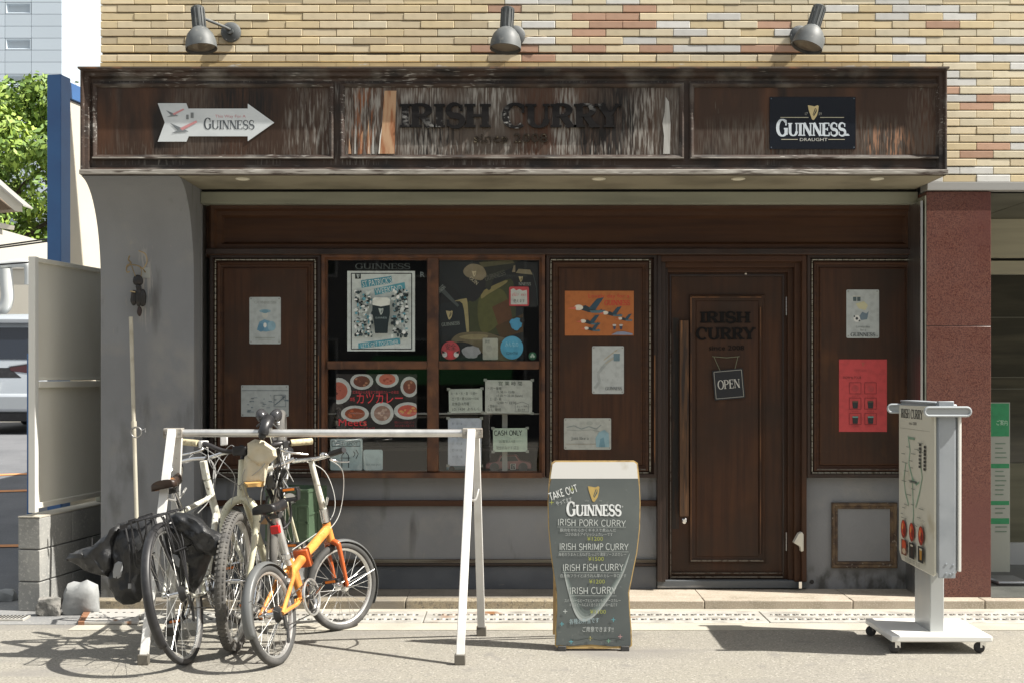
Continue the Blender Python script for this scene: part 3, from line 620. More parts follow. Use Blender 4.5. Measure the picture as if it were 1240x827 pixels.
for py in (384, 456, 470, 560): bx('glazing_bar', 1150, 1420, py, py+1.2, YE+.032, YE+.041, mk('glazing_bar', (.10,.1,.07), .5), ent, 0)
bx('glazing_bottom_rail', 1150, 1420, 560, 657, YE+.02, YE+.039, mk('olive_lower_panel', (.16,.155,.10), .4, layers=(((.1,.1,.06), (1,1,14), .4, .7),)), ent)
bx('entrance_sill', 1150, 1420, 657, 684, YE-.03, YE+.1, mk('pale_sill', (.55,.57,.56), .5), ent)
obj('entrance_floor', box(bmn(), XR+.001, 6, YF+.1, YE+.05, .0, .0592), mk('dark_tile_floor', (.11,.115,.105), .35, layers=(((.06,.065,.06), 4, .4, .7), ((.2,.2,.18), 150, .55, .7))), ent)  # dark smooth floor of the recess

# ------------------------------------------------------------------ signs, lamps
def sheet(name, label, cat, px0, px1, py0, py1, Y, c, t=.002, group=None, r=0, m=None, rot=0):
    """a flat sheet on plane Y, optional rounded corners and small rotation about its centre; returns (object, Print)"""
    pts = []
    if r:
        for cx, cy, a in ((px1-r, py0+r, -90), (px1-r, py1-r, 0), (px0+r, py1-r, 90), (px0+r, py0+r, 180)):
            pts += [(cx+r*math.cos(R(a+q)), cy+r*math.sin(R(a+q))) for q in (0, 30, 60, 90)]
    else: pts = [(px0, py0), (px1, py0), (px1, py1), (px0, py1)]
    cx, cy = (px0+px1)/2, (py0+py1)/2; ca, sa = math.cos(R(rot)), math.sin(R(rot))
    def rt(u, v): u, v = u-cx, v-cy; return cx+u*ca-v*sa, cy+u*sa+v*ca
    def cv(u, v, w_):
        u, v = rt(u, v); return V((X(u, Y), Y-w_, Z(v, Y)))
    bm = prism(bmn(), pts, lambda u, v, tt: cv(u, v, -t*tt))
    o = obj(name, bm, m or ink(c), None, label=label, cat=cat, group=group, smooth=False); pr = Print(o, cv)
    if name == 'handwritten_notice':
        for (a, b) in ((px0, py0), (px1, py0), (px0, py1), (px1, py1)): pr.rect(a-2, b-1.6, a+2, b+1.6, '#8f948c', 'tape')
    return o, pr
def tack(pr, px0, px1, py0, py1, c='#8a8a86'):
    for (a, b) in ((px0+2, py0+2), (px1-2, py0+2), (px0+2, py1-2), (px1-2, py1-2)): pr.ell(a, b, .8, .8, c, 'screw', 8)
Ys = Yp-.004
o, p = sheet('enamel_sign', 'black enamel sign with white stout lettering and gold harp on the fascia', 'sign', 932, 1036, 118, 181, Ys, '#0a1020', .006, m=mk('black_enamel', (.006,.009,.016), .25, spec=.6))
p.text('G', 940.5, 165, 19.5, '#c8d2da', wid=13.5, font='serif', thick=.26, thin=.1); p.text('UINNESS.', 954.5, 165, 15.5, '#c8d2da', wid=73.5, font='serif', thick=.24, thin=.09)
p.rect(945, 142.4, 979, 143.2, '#b9b49c', 'rule'); p.rect(993, 142.4, 1022, 143.2, '#b9b49c', 'rule'); p.rect(946, 169, 966, 169.8, '#b9b49c', 'rule'); p.rect(1003, 169, 1023, 169.8, '#b9b49c', 'rule')
p.text('DRAUGHT', 985, 171.4, 3.8, '#c8c8c0', wid=34, align='c'); p.text('17', 974, 140, 3.4, '#9a9a92', wid=4); p.text('59', 991, 140, 3.4, '#9a9a92', wid=4); p.harp(984.5, 137, 18, '#c9b888', '#10131c'); tack(p, 932, 1036, 118, 181, '#55606a'); p.done()
# arrow sign
ap = [(191,125.5),(225.5,125.5),(228,132),(300,132),(300,126),(332,149),(300,171.5),(300,165.5),(228.5,165.5),(225.5,172),(191,172),(199.5,149)]
aw = obj('arrow_sign', prism(bmn(), ap, lambda u, v, t: V((X(u, Ys), Ys+.006*t, Z(v, Ys)))), mk('white_sign_metal', (.62,.66,.68), .35, layers=(((.5,.54,.56), 5, .5, .8),)), label='white arrow shaped sign pointing right on the left of the fascia', cat='sign', smooth=False)
p = Print(aw, flatconv(Ys)); p.text('This Way For A', 279, 143, 3.6, '#c98f95', wid=37, align='c')
p.text('G', 247, 157, 13.5, '#4c5258', wid=9, font='serif', thick=.2, thin=.07); p.text('UINNESS', 256.3, 157, 10.6, '#4c5258', wid=52, font='serif', thick=.18, thin=.06)
for (x, y, s) in ((209, 139, 1), (218, 157, 1.5)):      # plain flying birds
    p.poly([(x-8*s, y-5*s), (x-1*s, y-2*s), (x+3*s, y), (x-1*s, y+2*s)], '#6d7478'); p.poly([(x-7*s, y+3.2*s), (x+7*s, y+2*s), (x+1*s, y-1.5*s), (x-2*s, y+1*s)], '#7c8286')
    p.poly([(x, y-.8*s), (x+13*s, y-7*s), (x+14*s, y-5.6*s), (x+2*s, y+1*s)], '#c98d90')
p.rect(225.5, 139.5, 228.5, 145, '#777c7e'); p.rect(231, 137, 234.5, 143.5, '#777c7e'); p.done()
# wall lamps
lampm = mk('grey_lamp_metal', (.12,.13,.133), .55, 0, layers=(((.05,.058,.062), 8, .45, .7), ((.18,.18,.17), 30, .6, .74)), bump=((80, .1, .001),))
YBk = -.128
def wall_lamp(bpx, bpy_, top, bot, out, label, arm=True):
    base = V((X(bpx, YBk), YBk, Z(bpy_, YBk)))
    t = thing('wall_lamp', label, 'lamp', base, group='grey spot lamps over the fascia')
    obj('base_plate', lathe(bmn(), [(.062, 0), (.062, .012), (.05, .02), (.02, .022), (.02, .05), (0, .05)], base, (0, -1, 0), 24), lampm, t)
    bm = bmn()
    for a in range(0, 360, 60): lathe(bm, [(.006, 0), (.006, .004), (0, .005)], base+V((.05*math.cos(R(a)), -.014, .05*math.sin(R(a)))), (0, -1, 0), 8)
    obj('screw', bm, steel, t, kind='stuff')
    A = P(top[0], top[1], D-.128-out); B = P(bot[0], bot[1], D-.128-out-.03); ax = (B-A).normalized(); L = (B-A).length
    elbow = A+ax*L*.25
    bm = bmn(); tube(bm, curve([base+V((0, -.03, 0)), base+V((-.01, -.06, .01)), elbow+V((.02, .01, 0)), elbow], 6), .009, 10); obj('arm', bm, lampm, t)
    obj('lamp_housing', lathe(bmn(), [(0, 0), (.032, 0), (.040, .006), (.036, .02), (.037, L*.5), (.034, L*.5+.01)], A, ax, 20), lampm, t)
    bm = bmn()
    for i in range(12):
        a = R(i*30); s = ax.orthogonal().normalized(); q = s*math.cos(a)+ax.cross(s)*math.sin(a)
        obox(bm, A+ax*L*.27+q*.038, ax, q, ax.cross(q), L*.22, .004, .002)
    obj('cooling_fins', bm, lampm, t, kind='stuff')
    obj('lamp_shade', lathe(bmn(), [(.03, L*.47), (.055, L*.55), (.078, L*.66), (.092, L*.82), (.095, L), (.091, L), (.088, L*.84), (.05, L*.6), (0, L*.6)], A, ax, 28), lampm, t)
    obj('lamp_glass', lathe(bmn(), [(0, L*.93), (.088, L*.93)], A, ax, 24), mk('frosted_lamp_glass', (.55,.55,.5), .3), t)
wall_lamp(280, 40, (239, 9), (244, 60), .16, 'leftmost wall lamp with its arm reaching left of a round base')
wall_lamp(624, 44, (615, 10), (612, 60), .2, 'middle wall lamp hanging straight above the raised lettering')
wall_lamp(968, 44, (993, 8), (977, 58), .16, 'rightmost wall lamp tilted above the black enamel sign')
bm = bmn(); tube(bm, [P(632, 46, 7.86), P(648, 44, 7.865), P(662, 45, 7.862)], .0035, 6); obj('lamp_wire', bm, mk('beige_cable', (.5,.42,.3), .6), None, label='short loose beige wire beside the middle wall lamp', cat='wire')

# ------------------------------------------------------------------ posters on the timber panels
Yq = .151
o, p = sheet('metal_plaque', 'pale plaque with a blue drawn figure on the left timber panel', 'plaque', 302, 340, 360, 416.5, Yq, '#b4bcbc', .003, r=1.5)
p.text('GUINNESS', 321, 368, 3, '#8a8f88', wid=26, align='c', font='serif', thick=.1, thin=.06)
p.ell(321, 377, 7, 2.2, '#86a6b4'); p.ell(321, 381, 3.6, 5, '#c2c6c0'); p.ell(321, 377.5, 4, 2.2, '#6f97a8'); p.poly([(311, 400), (314, 390), (320, 387), (327, 389), (332, 400), (322, 402)], '#6f9bb4'); p.ell(316, 397, 4, 5, '#5b8aa6'); p.ell(329, 395, 5, 6, '#8fb2c2')
p.ell(321, 394, 2, 3, '#dfe2de'); p.rect(309, 408.6, 333, 409.6, '#9aa19c'); p.rect(313, 411, 329, 411.8, '#a5aba6'); tack(p, 302, 340, 360, 416); p.done()
o, p = sheet('metal_plaque', 'wide pale plaque with small technical drawings behind the bar of the rack', 'plaque', 292, 349.5, 466, 504, Yq, '#a9b0b0', .003, r=1)
p.rect(292.8, 472, 349, 473, '#7d8588'); 
for i in range(26):
    x, y = random.uniform(297, 346), random.uniform(477, 500); p.rect(x, y, x+random.uniform(1, 5), y+random.uniform(.5, 1.6), random.choice(['#5d6d78', '#8a949a', '#6f7a80']))
p.line([(332,478),(346,478),(346,492),(332,492),(332,478)], .6, '#6f7a80'); p.line([(333,490),(345,480)], 1, '#5d6d78'); tack(p, 292, 349, 466, 504, '#777'); p.done()
o, p = sheet('poster', 'orange poster of flying birds on the timber panel beside the window', 'poster', 684, 767.5, 352.5, 406.5, Yq, '#b36a35', .002)
p.text('Lovely day for a', 712, 361, 5, '#c0392f', wid=50); p.text('GUINNESS', 732, 370, 6, '#c0392f', wid=31, font='serif', thick=.2, thin=.1)
for (x, y, s) in ((716, 374, 1.7), (743, 380, 1.1), (758, 386.5, .8), (716, 390, 1.1), (718, 398.5, .9)):
    p.poly([(x-9*s, y-1*s), (x-4*s, y-2.4*s), (x, y), (x+5*s, y+1.4*s), (x+8*s, y+.2*s), (x+6*s, y+3*s), (x-2*s, y+2.6*s), (x-7*s, y+1*s)], '#23343c')
    p.poly([(x-2*s, y), (x+4*s, y-7*s), (x+9*s, y-8*s), (x+3*s, y+1*s)], '#2e4a5a'); p.poly([(x-1*s, y+1.4*s), (x+10*s, y+1*s), (x+9*s, y+3.2*s), (x, y+3*s)], '#51707c')
    p.ell(x-9*s, y-.8*s, 3.2*s, 2*s, '#e0d8c8'); p.poly([(x-11*s, y-1.5*s), (x-17*s, y-.2*s), (x-11*s, y+.7*s)], '#cf6a50')
p.poly([(740,405.6),(747,402),(755,401.5),(766,404),(766,405.8)], '#8d93a8'); p.ell(744, 396, 1.6, 3.4, '#39455c'); p.ell(752, 396, 1.6, 3.4, '#39455c'); p.ell(744,394,2.3,1.2,'#c9c3bb'); p.ell(752,394,2.3,1.2,'#c9c3bb'); p.done()
o, p = sheet('metal_plaque', 'upright pale plaque with a swirl and small glass under the orange poster', 'plaque', 717, 755.5, 419, 476.5, Yq, '#b9bfbe', .003, r=1.5)
p.line([(720,470),(726,462),(724,452),(732,442),(738,436),(746,432),(750,428)], 3.5, '#a5abaa'); p.line([(731,436),(741,428),(748,423)], .8, '#b5a98c'); p.line([(733,440),(742,434),(750,430)], .8, '#b5a98c'); p.rect(743, 426, 750.5, 437, '#6d8792'); p.rect(743, 426, 750.5, 428, '#c6c9c2')
for x in (729, 735, 741, 747): p.text('o', x, 460, 1.8, '#8f9596')
p.text('GUINNESS', 733, 472, 4, '#5d6263', wid=20, font='serif', thick=.17, thin=.07); tack(p, 717, 755.5, 419, 476.5); p.done()
o, p = sheet('metal_plaque', 'wide pale plaque with a faint landscape and blue figure above the chalkboard', 'plaque', 683, 740, 506, 544, Yq, '#b2b6b0', .003, r=1.5)
p.line([(686,517),(695,515),(704,519),(713,516),(722,519),(728,514)], 1.4, '#8f9896'); p.line([(686,520),(700,521),(716,520),(726,522)], .7, '#9aa09c'); p.ell(714, 512, 4, 2.6, '#a2a8a2'); p.text('Just like a', 692, 532, 4, '#6b7272', wid=21); p.rect(686, 537, 722, 537.6, '#a09a8c')
p.poly([(722,541),(721,530),(725,523),(732,520),(737,524),(738,541)], '#8fb0bb'); p.poly([(725,541),(727,531),(731,529),(733,541)], '#6f96a5'); tack(p, 683, 740, 506, 544); p.done()
o, p = sheet('metal_plaque', 'small pale plaque with a football drawing on the right timber panel', 'plaque', 1025, 1064.5, 351, 409.5, Yq, '#b6bdbc', .003, r=1.5)
p.rect(1033, 358.5, 1037, 365, '#4d5d60'); p.rect(1038, 358.5, 1042, 365, '#4d5d60'); p.rect(1033, 358.5, 1037, 359.8, '#c9c9bd'); p.rect(1038, 358.5, 1042, 359.8, '#c9c9bd')
p.poly([(1036,368),(1046,365),(1051,370),(1048,376),(1040,374)], '#c6c3a0'); p.poly([(1040,384),(1044,378),(1049,380),(1052,377),(1050,387),(1043,388)], '#6c7f8c'); p.ell(1037.5, 386, 4, 4.4, '#dfe1dd'); p.ell(1037.5, 386, 1.6, 1.7, '#30363a'); p.ell(1034.6, 383.4, 1, 1, '#30363a'); p.ell(1040.6, 388.5, 1, 1, '#30363a')
p.text('Lovely day', 1045, 397, 2.8, '#7a8080', wid=17, align='c'); p.text('for a', 1045, 401, 2.8, '#7a8080', wid=7, align='c'); p.text('GUINNESS', 1045, 407.5, 4.4, '#4e5557', wid=30, font='serif', align='c', thick=.2, thin=.08); tack(p, 1025, 1064, 351, 409); p.done()
o, p = sheet('poster', 'red how to pour poster with six small boxes on the right timber panel', 'poster', 1016, 1074, 435, 522.5, Yq, '#c4484a', .002)
p.text('HOW to POUR', 1021, 458.5, 3.4, '#5a2426', wid=22); p.text('GUINNESS', 1045, 450, 3.2, '#b04a4a', wid=22, align='c', font='serif', thick=.12, thin=.06); p.harp(1045, 441, 5, '#b05a4a', '#c4484a')
for r_ in range(3):
    for c_ in range(2):
        x, y = 1028.5+c_*18.5, 463+r_*18.5
        p.line([(x,y),(x+14,y),(x+14,y+13.5),(x,y+13.5),(x,y)], .7, '#8a2f33')
        if r_ == 0: p.ell(x+7, y+7, 4, 4, '#b44648')
        else: p.poly([(x+3.4, y+5), (x+10.6, y+5), (x+9.8, y+12.5), (x+4.2, y+12.5)], '#2a2e30'); p.rect(x+3.6, y+3.6, x+10.4, y+5.4, '#5b4a3a' if r_ == 1 else '#6a9a94')
        p.text('pour it', x+7, y+16.5, 1.6, '#9a3b3d', wid=8, align='c')
p.done()

# ------------------------------------------------------------------ window posters (behind the panes)
Yv = .168
o, p = sheet('poster', 'framed blue and white weekend poster with a pint in the upper left pane', 'poster', 420.5, 502.5, 328.5, 425, Yv, '#dfe6e4', .003)
p.line([(425.5,331.5),(498.5,331.5),(498.5,422.5),(425.5,422.5),(425.5,331.5)], 1.1, '#1c2326', 'border')
p.rect(430, 331.5, 437, 338, '#20282b'); p.harp(433.5, 334.7, 5, '#c9d4d2', '#20282b')
p.poly([(437,340),(474,334.5),(475,343),(438,349)], '#4f9fb4'); p.poly([(453,350),(490,342),(491,350),(454,358)], '#5fb0c2'); p.poly([(434,415.5),(484,409),(485,416),(434,422)], '#58a8bc')
p.text("ST PATRICK'S", 439, 348, 7.4, '#e9efed', wid=36, rot=8); p.text('WEEKEND', 455, 356.5, 7, '#e9efed', wid=33, rot=8); p.text("LET'S GET TOGETHER", 437, 421, 5, '#e9efed', wid=46, rot=6)
for i in range(330):
    s = random.choice((-1, 1)); x = 463+s*random.uniform(12, 32); y = random.uniform(352, 408); p.ell(min(max(x, 431), 493), y, random.uniform(.6, 2.6), random.uniform(.6, 2.8), random.choice(['#1e2a2e', '#2b3a3e', '#c9d3d0', '#dfe7e4', '#6aa9b8', '#34474c', '#eef2f0']), k=7)
p.poly([(452,368),(472.5,368),(473,380),(471,392),(470,404),(455,404),(453.5,390),(451.5,378)], '#17292e'); p.poly([(452,363),(454,361),(470,361),(473,363),(472.8,370),(462,372),(452,370)], '#dfe4dc'); p.harp(462, 378, 8, '#b9c4bf', '#17292e'); p.text('GUINNESS', 462, 386.5, 2.2, '#9fb0b0', wid=14, align='c'); p.done()
Yg = .1547
gl_ = obj('reflected_lettering', prism(bmn(), [(509,329.5),(510.2,329.5),(510.2,336),(509,336)], lambda u, v, t: V((X(u, Yg), Yg-.0004*(1-t), Z(v, Yg)))), ink('#7d8888'), label='pale drawn reflection of a capital R near the right edge of upper left pane', cat='lettering', smooth=False)  # letters reflected in the pane, drawn onto the glass
p = Print(gl_, flatconv(Yg)); p.text('R', 508.6, 336, 6.6, '#7d8888'); p.done()
gl_ = obj('reflected_lettering', prism(bmn(), [(430,326.2),(497,326.2),(497,326.6),(430,326.6)], lambda u, v, t: V((X(u, Yg), Yg-.0004*(1-t), Z(v, Yg)))), ink('#3d4646'), label='faint reflected stout name drawn just above the framed poster in upper left pane', cat='lettering', smooth=False)
p = Print(gl_, flatconv(Yg)); p.text('GUINNESS', 430, 326, 6.5, '#4a5352', wid=67, font='serif', thick=.14, thin=.06); p.done()
o, p = sheet('poster', 'colourful curry poster with plates and red Japanese lettering in lower left pane', 'poster', 407, 505, 452.5, 521, Yv, '#241d1c', .002)
for (x, y, rx, ry, c, c2) in ((438,461.5,14,10,'#6d3a28','#b27a5c'), (469,459,14,10,'#c46a58','#a14536'), (409.5,473,16,16,'#b5604e','#6a2f25'), (496,468,11,12.5,'#7a4334','#b17a62'), (430,500.5,17,10,'#8d4426','#c4603a'), (463,500,14,13.5,'#97786b','#c0a596'), (494,497,17,10.5,'#c2584a','#c9955a')):
    q = lambda X_, Y_, RX, RY, c_: p.poly([(min(max(X_+RX*math.cos(t), 407.3), 504.7), min(max(Y_+RY*math.sin(t), 452.8), 520.7)) for t in [i*.314 for i in range(20)]], c_)
    q(x, y, rx, ry, '#c3c6c4'); q(x, y, rx*.72, ry*.68, c)
    for i in range(14): a = random.uniform(0, 6.28); r_ = random.uniform(0, .55); q(x+math.cos(a)*r_*rx, y+math.sin(a)*r_*ry, rx*.13, ry*.12, random.choice([c2, c]))
p.text('カツカレー', 431, 487.5, 11, '#d8404a', wid=57, n='lettering'); p.text('本格', 424, 485, 4, '#d8404a', wid=6); p.text('北海道から大阪まで本格的カレーの名店', 427, 476, 3, '#b8404a', wid=56)
p.text('Meets', 409.5, 515, 8.5, '#d2303c', wid=35); p.text('Regional ミーツ', 428, 520, 3.4, '#c24450', wid=26); p.text('関西のカレーと定食とビール', 478, 512, 2.2, '#8c3038', wid=24); p.text('表紙も中身も大盛りです', 478, 516, 2.2, '#8c3038', wid=24); p.done()
o, p = sheet('sticker', 'square white wifi sticker with a small outline drawing in lower left pane', 'sticker', 400, 439, 531, 569, Yv, '#a9bcbe', .0015, r=2)
p.line([(402,533.5),(436,533.5),(436,539.8),(402,539.8),(402,533.5)], .8, '#2b3336'); p.text('Wi-Fi SPOT', 405, 538.8, 4, '#2b3336', wid=28); p.line([(414,566),(414,551),(418,546),(422,551),(422,566)], 1, '#2b3336'); p.line([(412,554),(424,554)], .8, '#2b3336'); p.line([(428,546),(430,549),(428,553)], .8, '#2b3336'); p.line([(431,544),(434,549),(431,555)], .8, '#2b3336'); p.done()
o, p = sheet('sticker', 'small rounded white sticker right of the wifi sticker', 'sticker', 440, 463.5, 544, 569, Yv, '#a9bcbe', .0015, r=2.5)
p.text('Wi-Fi FREE SPOT', 443, 563.5, 2.6, '#6d7b80', wid=18); p.done()
# big photo of pints in the upper right pane
o, p = sheet('window_photo', 'large dark photo print of stout pints filling the upper right pane', 'poster', 531, 634, 313, 437, Yv+.01, '#0d1214', .002)
cl = lambda pts: [(min(max(a, 531.4), 633.6), min(max(b, 313.4), 436.6)) for a, b in pts]
def pp(pts, c): p.poly(cl([(q.x, q.y) for q in curve([(a, b, 0) for a, b in pts], 4, True)] if len(pts) > 4 else pts), c)
pp([(531,313),(634,313),(634,437),(531,437)], '#10181a')
pp([(566,367),(600,345),(622,342),(622,402),(598,405),(568,403)], '#3a3f20'); pp([(580,362),(606,350),(616,372),(598,398),(582,400)], '#55562a'); pp([(596,372),(616,362),(622,394),(606,402)], '#5c3a1e'); pp([(600,395),(634,380),(634,402),(606,410)], '#4a3416')
pp([(583,362),(586,352),(612,340),(612,344),(592,356)], '#8a7f52'); pp([(577,330),(586,316),(622,314),(624,322),(600,335),(592,352)], '#2a2c22'); pp([(580,318),(620,315),(623,319),(584,324)], '#59563c')
pp([(561,328),(570,320),(584,323),(589,334),(582,340),(566,336)], '#8b7f66'); pp([(558,336),(566,336),(582,340),(588,336),(586,352),(572,366),(556,350)], '#161719'); p.harp(574, 332, 7, '#cdbf9e', '#8b7f66')
pp([(531,342),(546,346),(560,362),(552,366),(540,372),(531,374)], '#0b0e10'); pp([(546,366),(564,362),(566,402),(531,404),(531,372)], '#131c20'); pp([(548,366),(562,362),(566,366),(568,402),(565,402),(560,368)], '#a09468'); pp([(532,352),(536,348),(556,370),(554,372)], '#4d5454')
pp([(620,330),(622,322),(634,320),(634,330)], '#8c7f68'); pp([(620,331),(634,331),(634,360),(624,358)], '#0a0c0e'); p.harp(544, 382, 11, '#b5a67c', '#131c20'); p.text('GUINNESS', 535, 395.5, 4, '#8f9690', wid=22, rot=6, font='serif', thick=.16, thin=.08)
pp([(547,411),(556,404),(572,402),(590,403),(610,409),(625,412),(625,437),(596,437),(576,420),(560,414),(549,415)], '#6b6149'); pp([(556,408),(572,405),(590,406),(586,411),(566,411)], '#8f8462'); p.text('GUINNESS', 588, 341, 6, '#5a5a50', wid=26, rot=18, font='serif', thick=.16, thin=.08); p.text('GUIN', 568, 338, 4, '#b5ac94', wid=12, rot=-40, font='serif', thick=.16, thin=.08)
p.text('NNESS', 532, 356, 5, '#9aa09c', wid=11, rot=45, font='serif', thick=.16, thin=.08); p.done()
o, p = sheet('glass_print', 'dark pint glass print at the right edge of upper right pane', 'poster', 624, 651.5, 318, 372, Yv+.006, '#0b0f10', .002)
p.poly([(624.5,331),(628,326),(642,327),(645,333)], '#8f8468'); p.harp(630.5, 338.5, 7, '#b5a67c', '#0b0f10'); p.text('NNESS', 628, 346, 3.6, '#9a9f98', wid=15, font='serif', thick=.16, thin=.08); p.line([(645,330),(650,350),(651,370)], .8, '#3f4a4c'); p.done()
o, p = sheet('sticker', 'square white sticker with red edge near the top of upper right pane', 'sticker', 616.5, 640.5, 347.5, 371, Yv-.003, '#c84a50', .001, r=2)
p.poly([(618.5,351),(622,349.5),(625,352),(629,350.5),(633,352.5),(638,351.5),(638.5,369),(618.5,369)], '#cfd2cd'); p.text('d払い', 620, 359, 4, '#d0464c', wid=8); p.text('PAY', 631, 359, 3, '#d0464c', wid=6); p.text('使えます', 621.5, 366.5, 3.4, '#3a3f40', wid=14); p.done()
def blob_sticker(label, cx, cy, rx, ry, c, jag, seed):
    random.seed(seed); pts = []
    for i in range(28):
        a = i*2*math.pi/28; k = 1+(random.uniform(-jag, jag) if jag else 0); pts.append((cx+rx*k*math.cos(a), cy+ry*k*math.sin(a)))
    Y = Yv-.003
    o = obj('sticker', prism(bmn(), pts, lambda u, v, t: V((X(u, Y), Y+.001*t, Z(v, Y)))), ink(c), label=label, cat='sticker', smooth=False); return Print(o, flatconv(Y))
p = blob_sticker('round red sticker at the bottom left of upper right pane', 545.5, 424.5, 11.2, 11.2, '#b9484e', 0, 1)
p.text('安全', 539, 423, 6, '#3a2a2c', wid=13); p.rect(542.5, 425, 548.5, 434.5, '#d8404a'); p.ell(538.5, 429, 3, 3.4, '#d9d9d6'); p.ell(552.5, 429, 3, 3.4, '#d9d9d6'); p.poly([(534.5,424),(540,427),(536,428)], '#222'); p.poly([(556.5,424),(551,427),(555,428)], '#222'); p.done()
p = blob_sticker('faded grey torn sticker beside the round red one', 570.5, 426, 10.8, 7.6, '#9d9fa2', .1, 2); p.done()
o, p = sheet('sticker', 'upright cream sticker in the middle of the pane bottom', 'sticker', 584.5, 603, 409.5, 435.5, Yv-.003, '#b3b5a8', .001, r=1.5)
p.text('禁煙', 587, 415, 3, '#5a6466', wid=6); p.ell(592, 422, 4, 4, '#a9aba0'); p.done()
p = blob_sticker('round light blue sticker at the bottom of upper right pane', 619.8, 421, 13.8, 14, '#58a9cc', 0, 3)
p.text('みんなの', 611.5, 419.5, 5, '#a9d8e8', wid=16); p.text('COIN+STAR', 613, 429, 3.2, '#1d3a4a', wid=14); p.done()
p = blob_sticker('small ragged blue sticker above the round blue one', 625, 392.5, 7.6, 7.2, '#4d9cc4', .14, 4); p.ell(632.5, 388, 3, 3.4, '#0c0f10'); p.done()
p = blob_sticker('tiny round green clover sticker in the corner of upper right pane', 644.8, 431, 4.8, 4.8, '#2a6a4c', 0, 5)
for (a, b) in ((0, -1.6), (-1.5, .4), (1.5, .4)): p.ell(644.8+a, 431+b, 1.4, 1.4, '#b8d0c0')
p.done(); random.seed(11)
o, p = sheet('handwritten_notice', 'wide low handwritten notice at the left of lower right pane', 'notice', 543.5, 584, 470.5, 499.5, Yv, '#b9c1b8', .001, rot=-1)
for i, t in enumerate(('火・水・木・金  11:30〜', '土・日・祝 12:00〜15:00', '定休日は月曜', 'LO. 14:30  よろしく')): p.text(t, 547 if i else 545.5, 477.5+i*6.3, 3, '#5d645e', wid=33-(i == 2)*12)
p.done()
o, p = sheet('handwritten_notice', 'largest handwritten opening hours notice in lower right pane', 'notice', 587.5, 644.5, 460, 500, Yv, '#b9bdb6', .001, rot=.4)
p.text('営 業 時 間', 603, 466, 4, '#4c524e', wid=29)
for i, t in enumerate(('・月〜金曜', '11:30 〜 15:00', '17:30 〜 22:30 (lunch)', '・土・日・祝', '12:00 〜 22:30', '・定休日', 'なし 電話')): p.text(t, 590+(i in (1, 2, 4))*11, 471.5+i*4.3, 3, '#5b605c', wid=(17, 22, 32, 17, 24, 12, 17)[i])
p.line([(624,489),(632,486),(640,489),(640,498),(624,498),(624,489)], .4, '#6d726e'); p.text('カレー 千円', 625.5, 493, 2.4, '#5b605c', wid=13); p.text('税込です', 627, 497, 2.4, '#5b605c', wid=9); p.done()
o, p = sheet('handwritten_notice', 'tall white notice half hidden behind the rack leg in lower right pane', 'notice', 542.5, 583, 506, 563.5, Yv, '#b4bcc8', .001)
for i in range(6): p.text('・'.join(random.choice('営業中月火水木金') for _ in range(3)), 547, 514+i*8, 2.6, '#8e95a0', wid=13)
p.done()
o, p = sheet('handwritten_notice', 'greenish cash only notice in lower right pane', 'notice', 597, 638.5, 518, 546.5, Yv, '#b3c4b4', .001, rot=-.5)
p.text('CASH ONLY', 598.5, 526.5, 5.6, '#39423c', wid=34, font='chalk', thick=.16); p.text('お支払いは', 604, 535.5, 2.8, '#6a746c', wid=20); p.text('現金のみです 店主', 600.5, 543.5, 3.4, '#79837a', wid=28); p.done()
bx_ = obj('inner_post', box(bmn(), X(608, .22), X(614.5, .22), .215, .23, Z(571, .22), Z(500, .22)), mk('pale_inner_post', (.3,.3,.27), .6), pub)
obj('inner_rail', box(bmn(), X(396, .22), X(655, .22), .216, .222, Z(501.5, .22), Z(500, .22)), MC['pale_inner_post'], pub)
# two toy cars on the ledge inside the window
obj('display_ledge', box(bmn(), X(394, .2), X(655, .2), .18, .45, Z(574, .2)-.01, Z(572.5, .2)), wood_h, pub)
def toy(cx, L, c, label, num=None):
    Yt = .25; z0 = Z(572, .2)+.002; x = X(cx, Yt); s = L/2; t = thing('toy_car', label, 'toy car', (x, Yt+.05, z0), group='toy cars inside the window')
    m = mk('toy_paint_'+c.strip('#'), c, .35, coat=.5)
    hb = [(-1,.12),(-1,.30),(-.92,.38),(-.5,.44),(-.36,.72),(.34,.74),(.52,.48),(.95,.42),(1,.3),(1,.12)]
    obj('body', prism(bmn(), hb, lambda u, v, tt: V((x+u*s, Yt+.1*tt, z0+v*s))), m, t, bev=.006)
    obj('side_window', prism(bmn(), [(-.4,.46),(-.3,.67),(.28,.68),(.42,.48)], lambda u, v, tt: V((x+u*s, Yt-.003+.02*tt, z0+v*s))), ink('#0e1418'), t)
    for q in (-.62, .62): obj('wheel', lathe(bmn(), [(0, 0), (.17*s, 0), (.2*s, .006), (.2*s, .02), (0, .02)], (x+q*s, Yt+.012, z0+.2*s), (0, -1, 0), 16), rubber, t)
    if num: pr = Print(t, lambda u, v, w_: V((X(u, Yt-.004), Yt-.004-w_, Z(v, Yt-.004)))); pr.rect(618, 561, 624.5, 568, '#d8d8d0'); pr.rect(618.6, 561.6, 623.9, 567.4, '#23282a'); pr.text(num, 619.2, 566.8, 4.2, '#e8e8e0', wid=4); pr.done()
toy(558, .19, '#4d7f92', 'light blue toy car behind the tall white notice')
toy(616, .30, '#8d4f4d', 'dull red toy car with a number square under cash only notice', '17')
bm = bmn(); g_ = [(0, 0), (.03, .0), (.034, .06), (.028, .12), (.033, .16), (0, .16)]
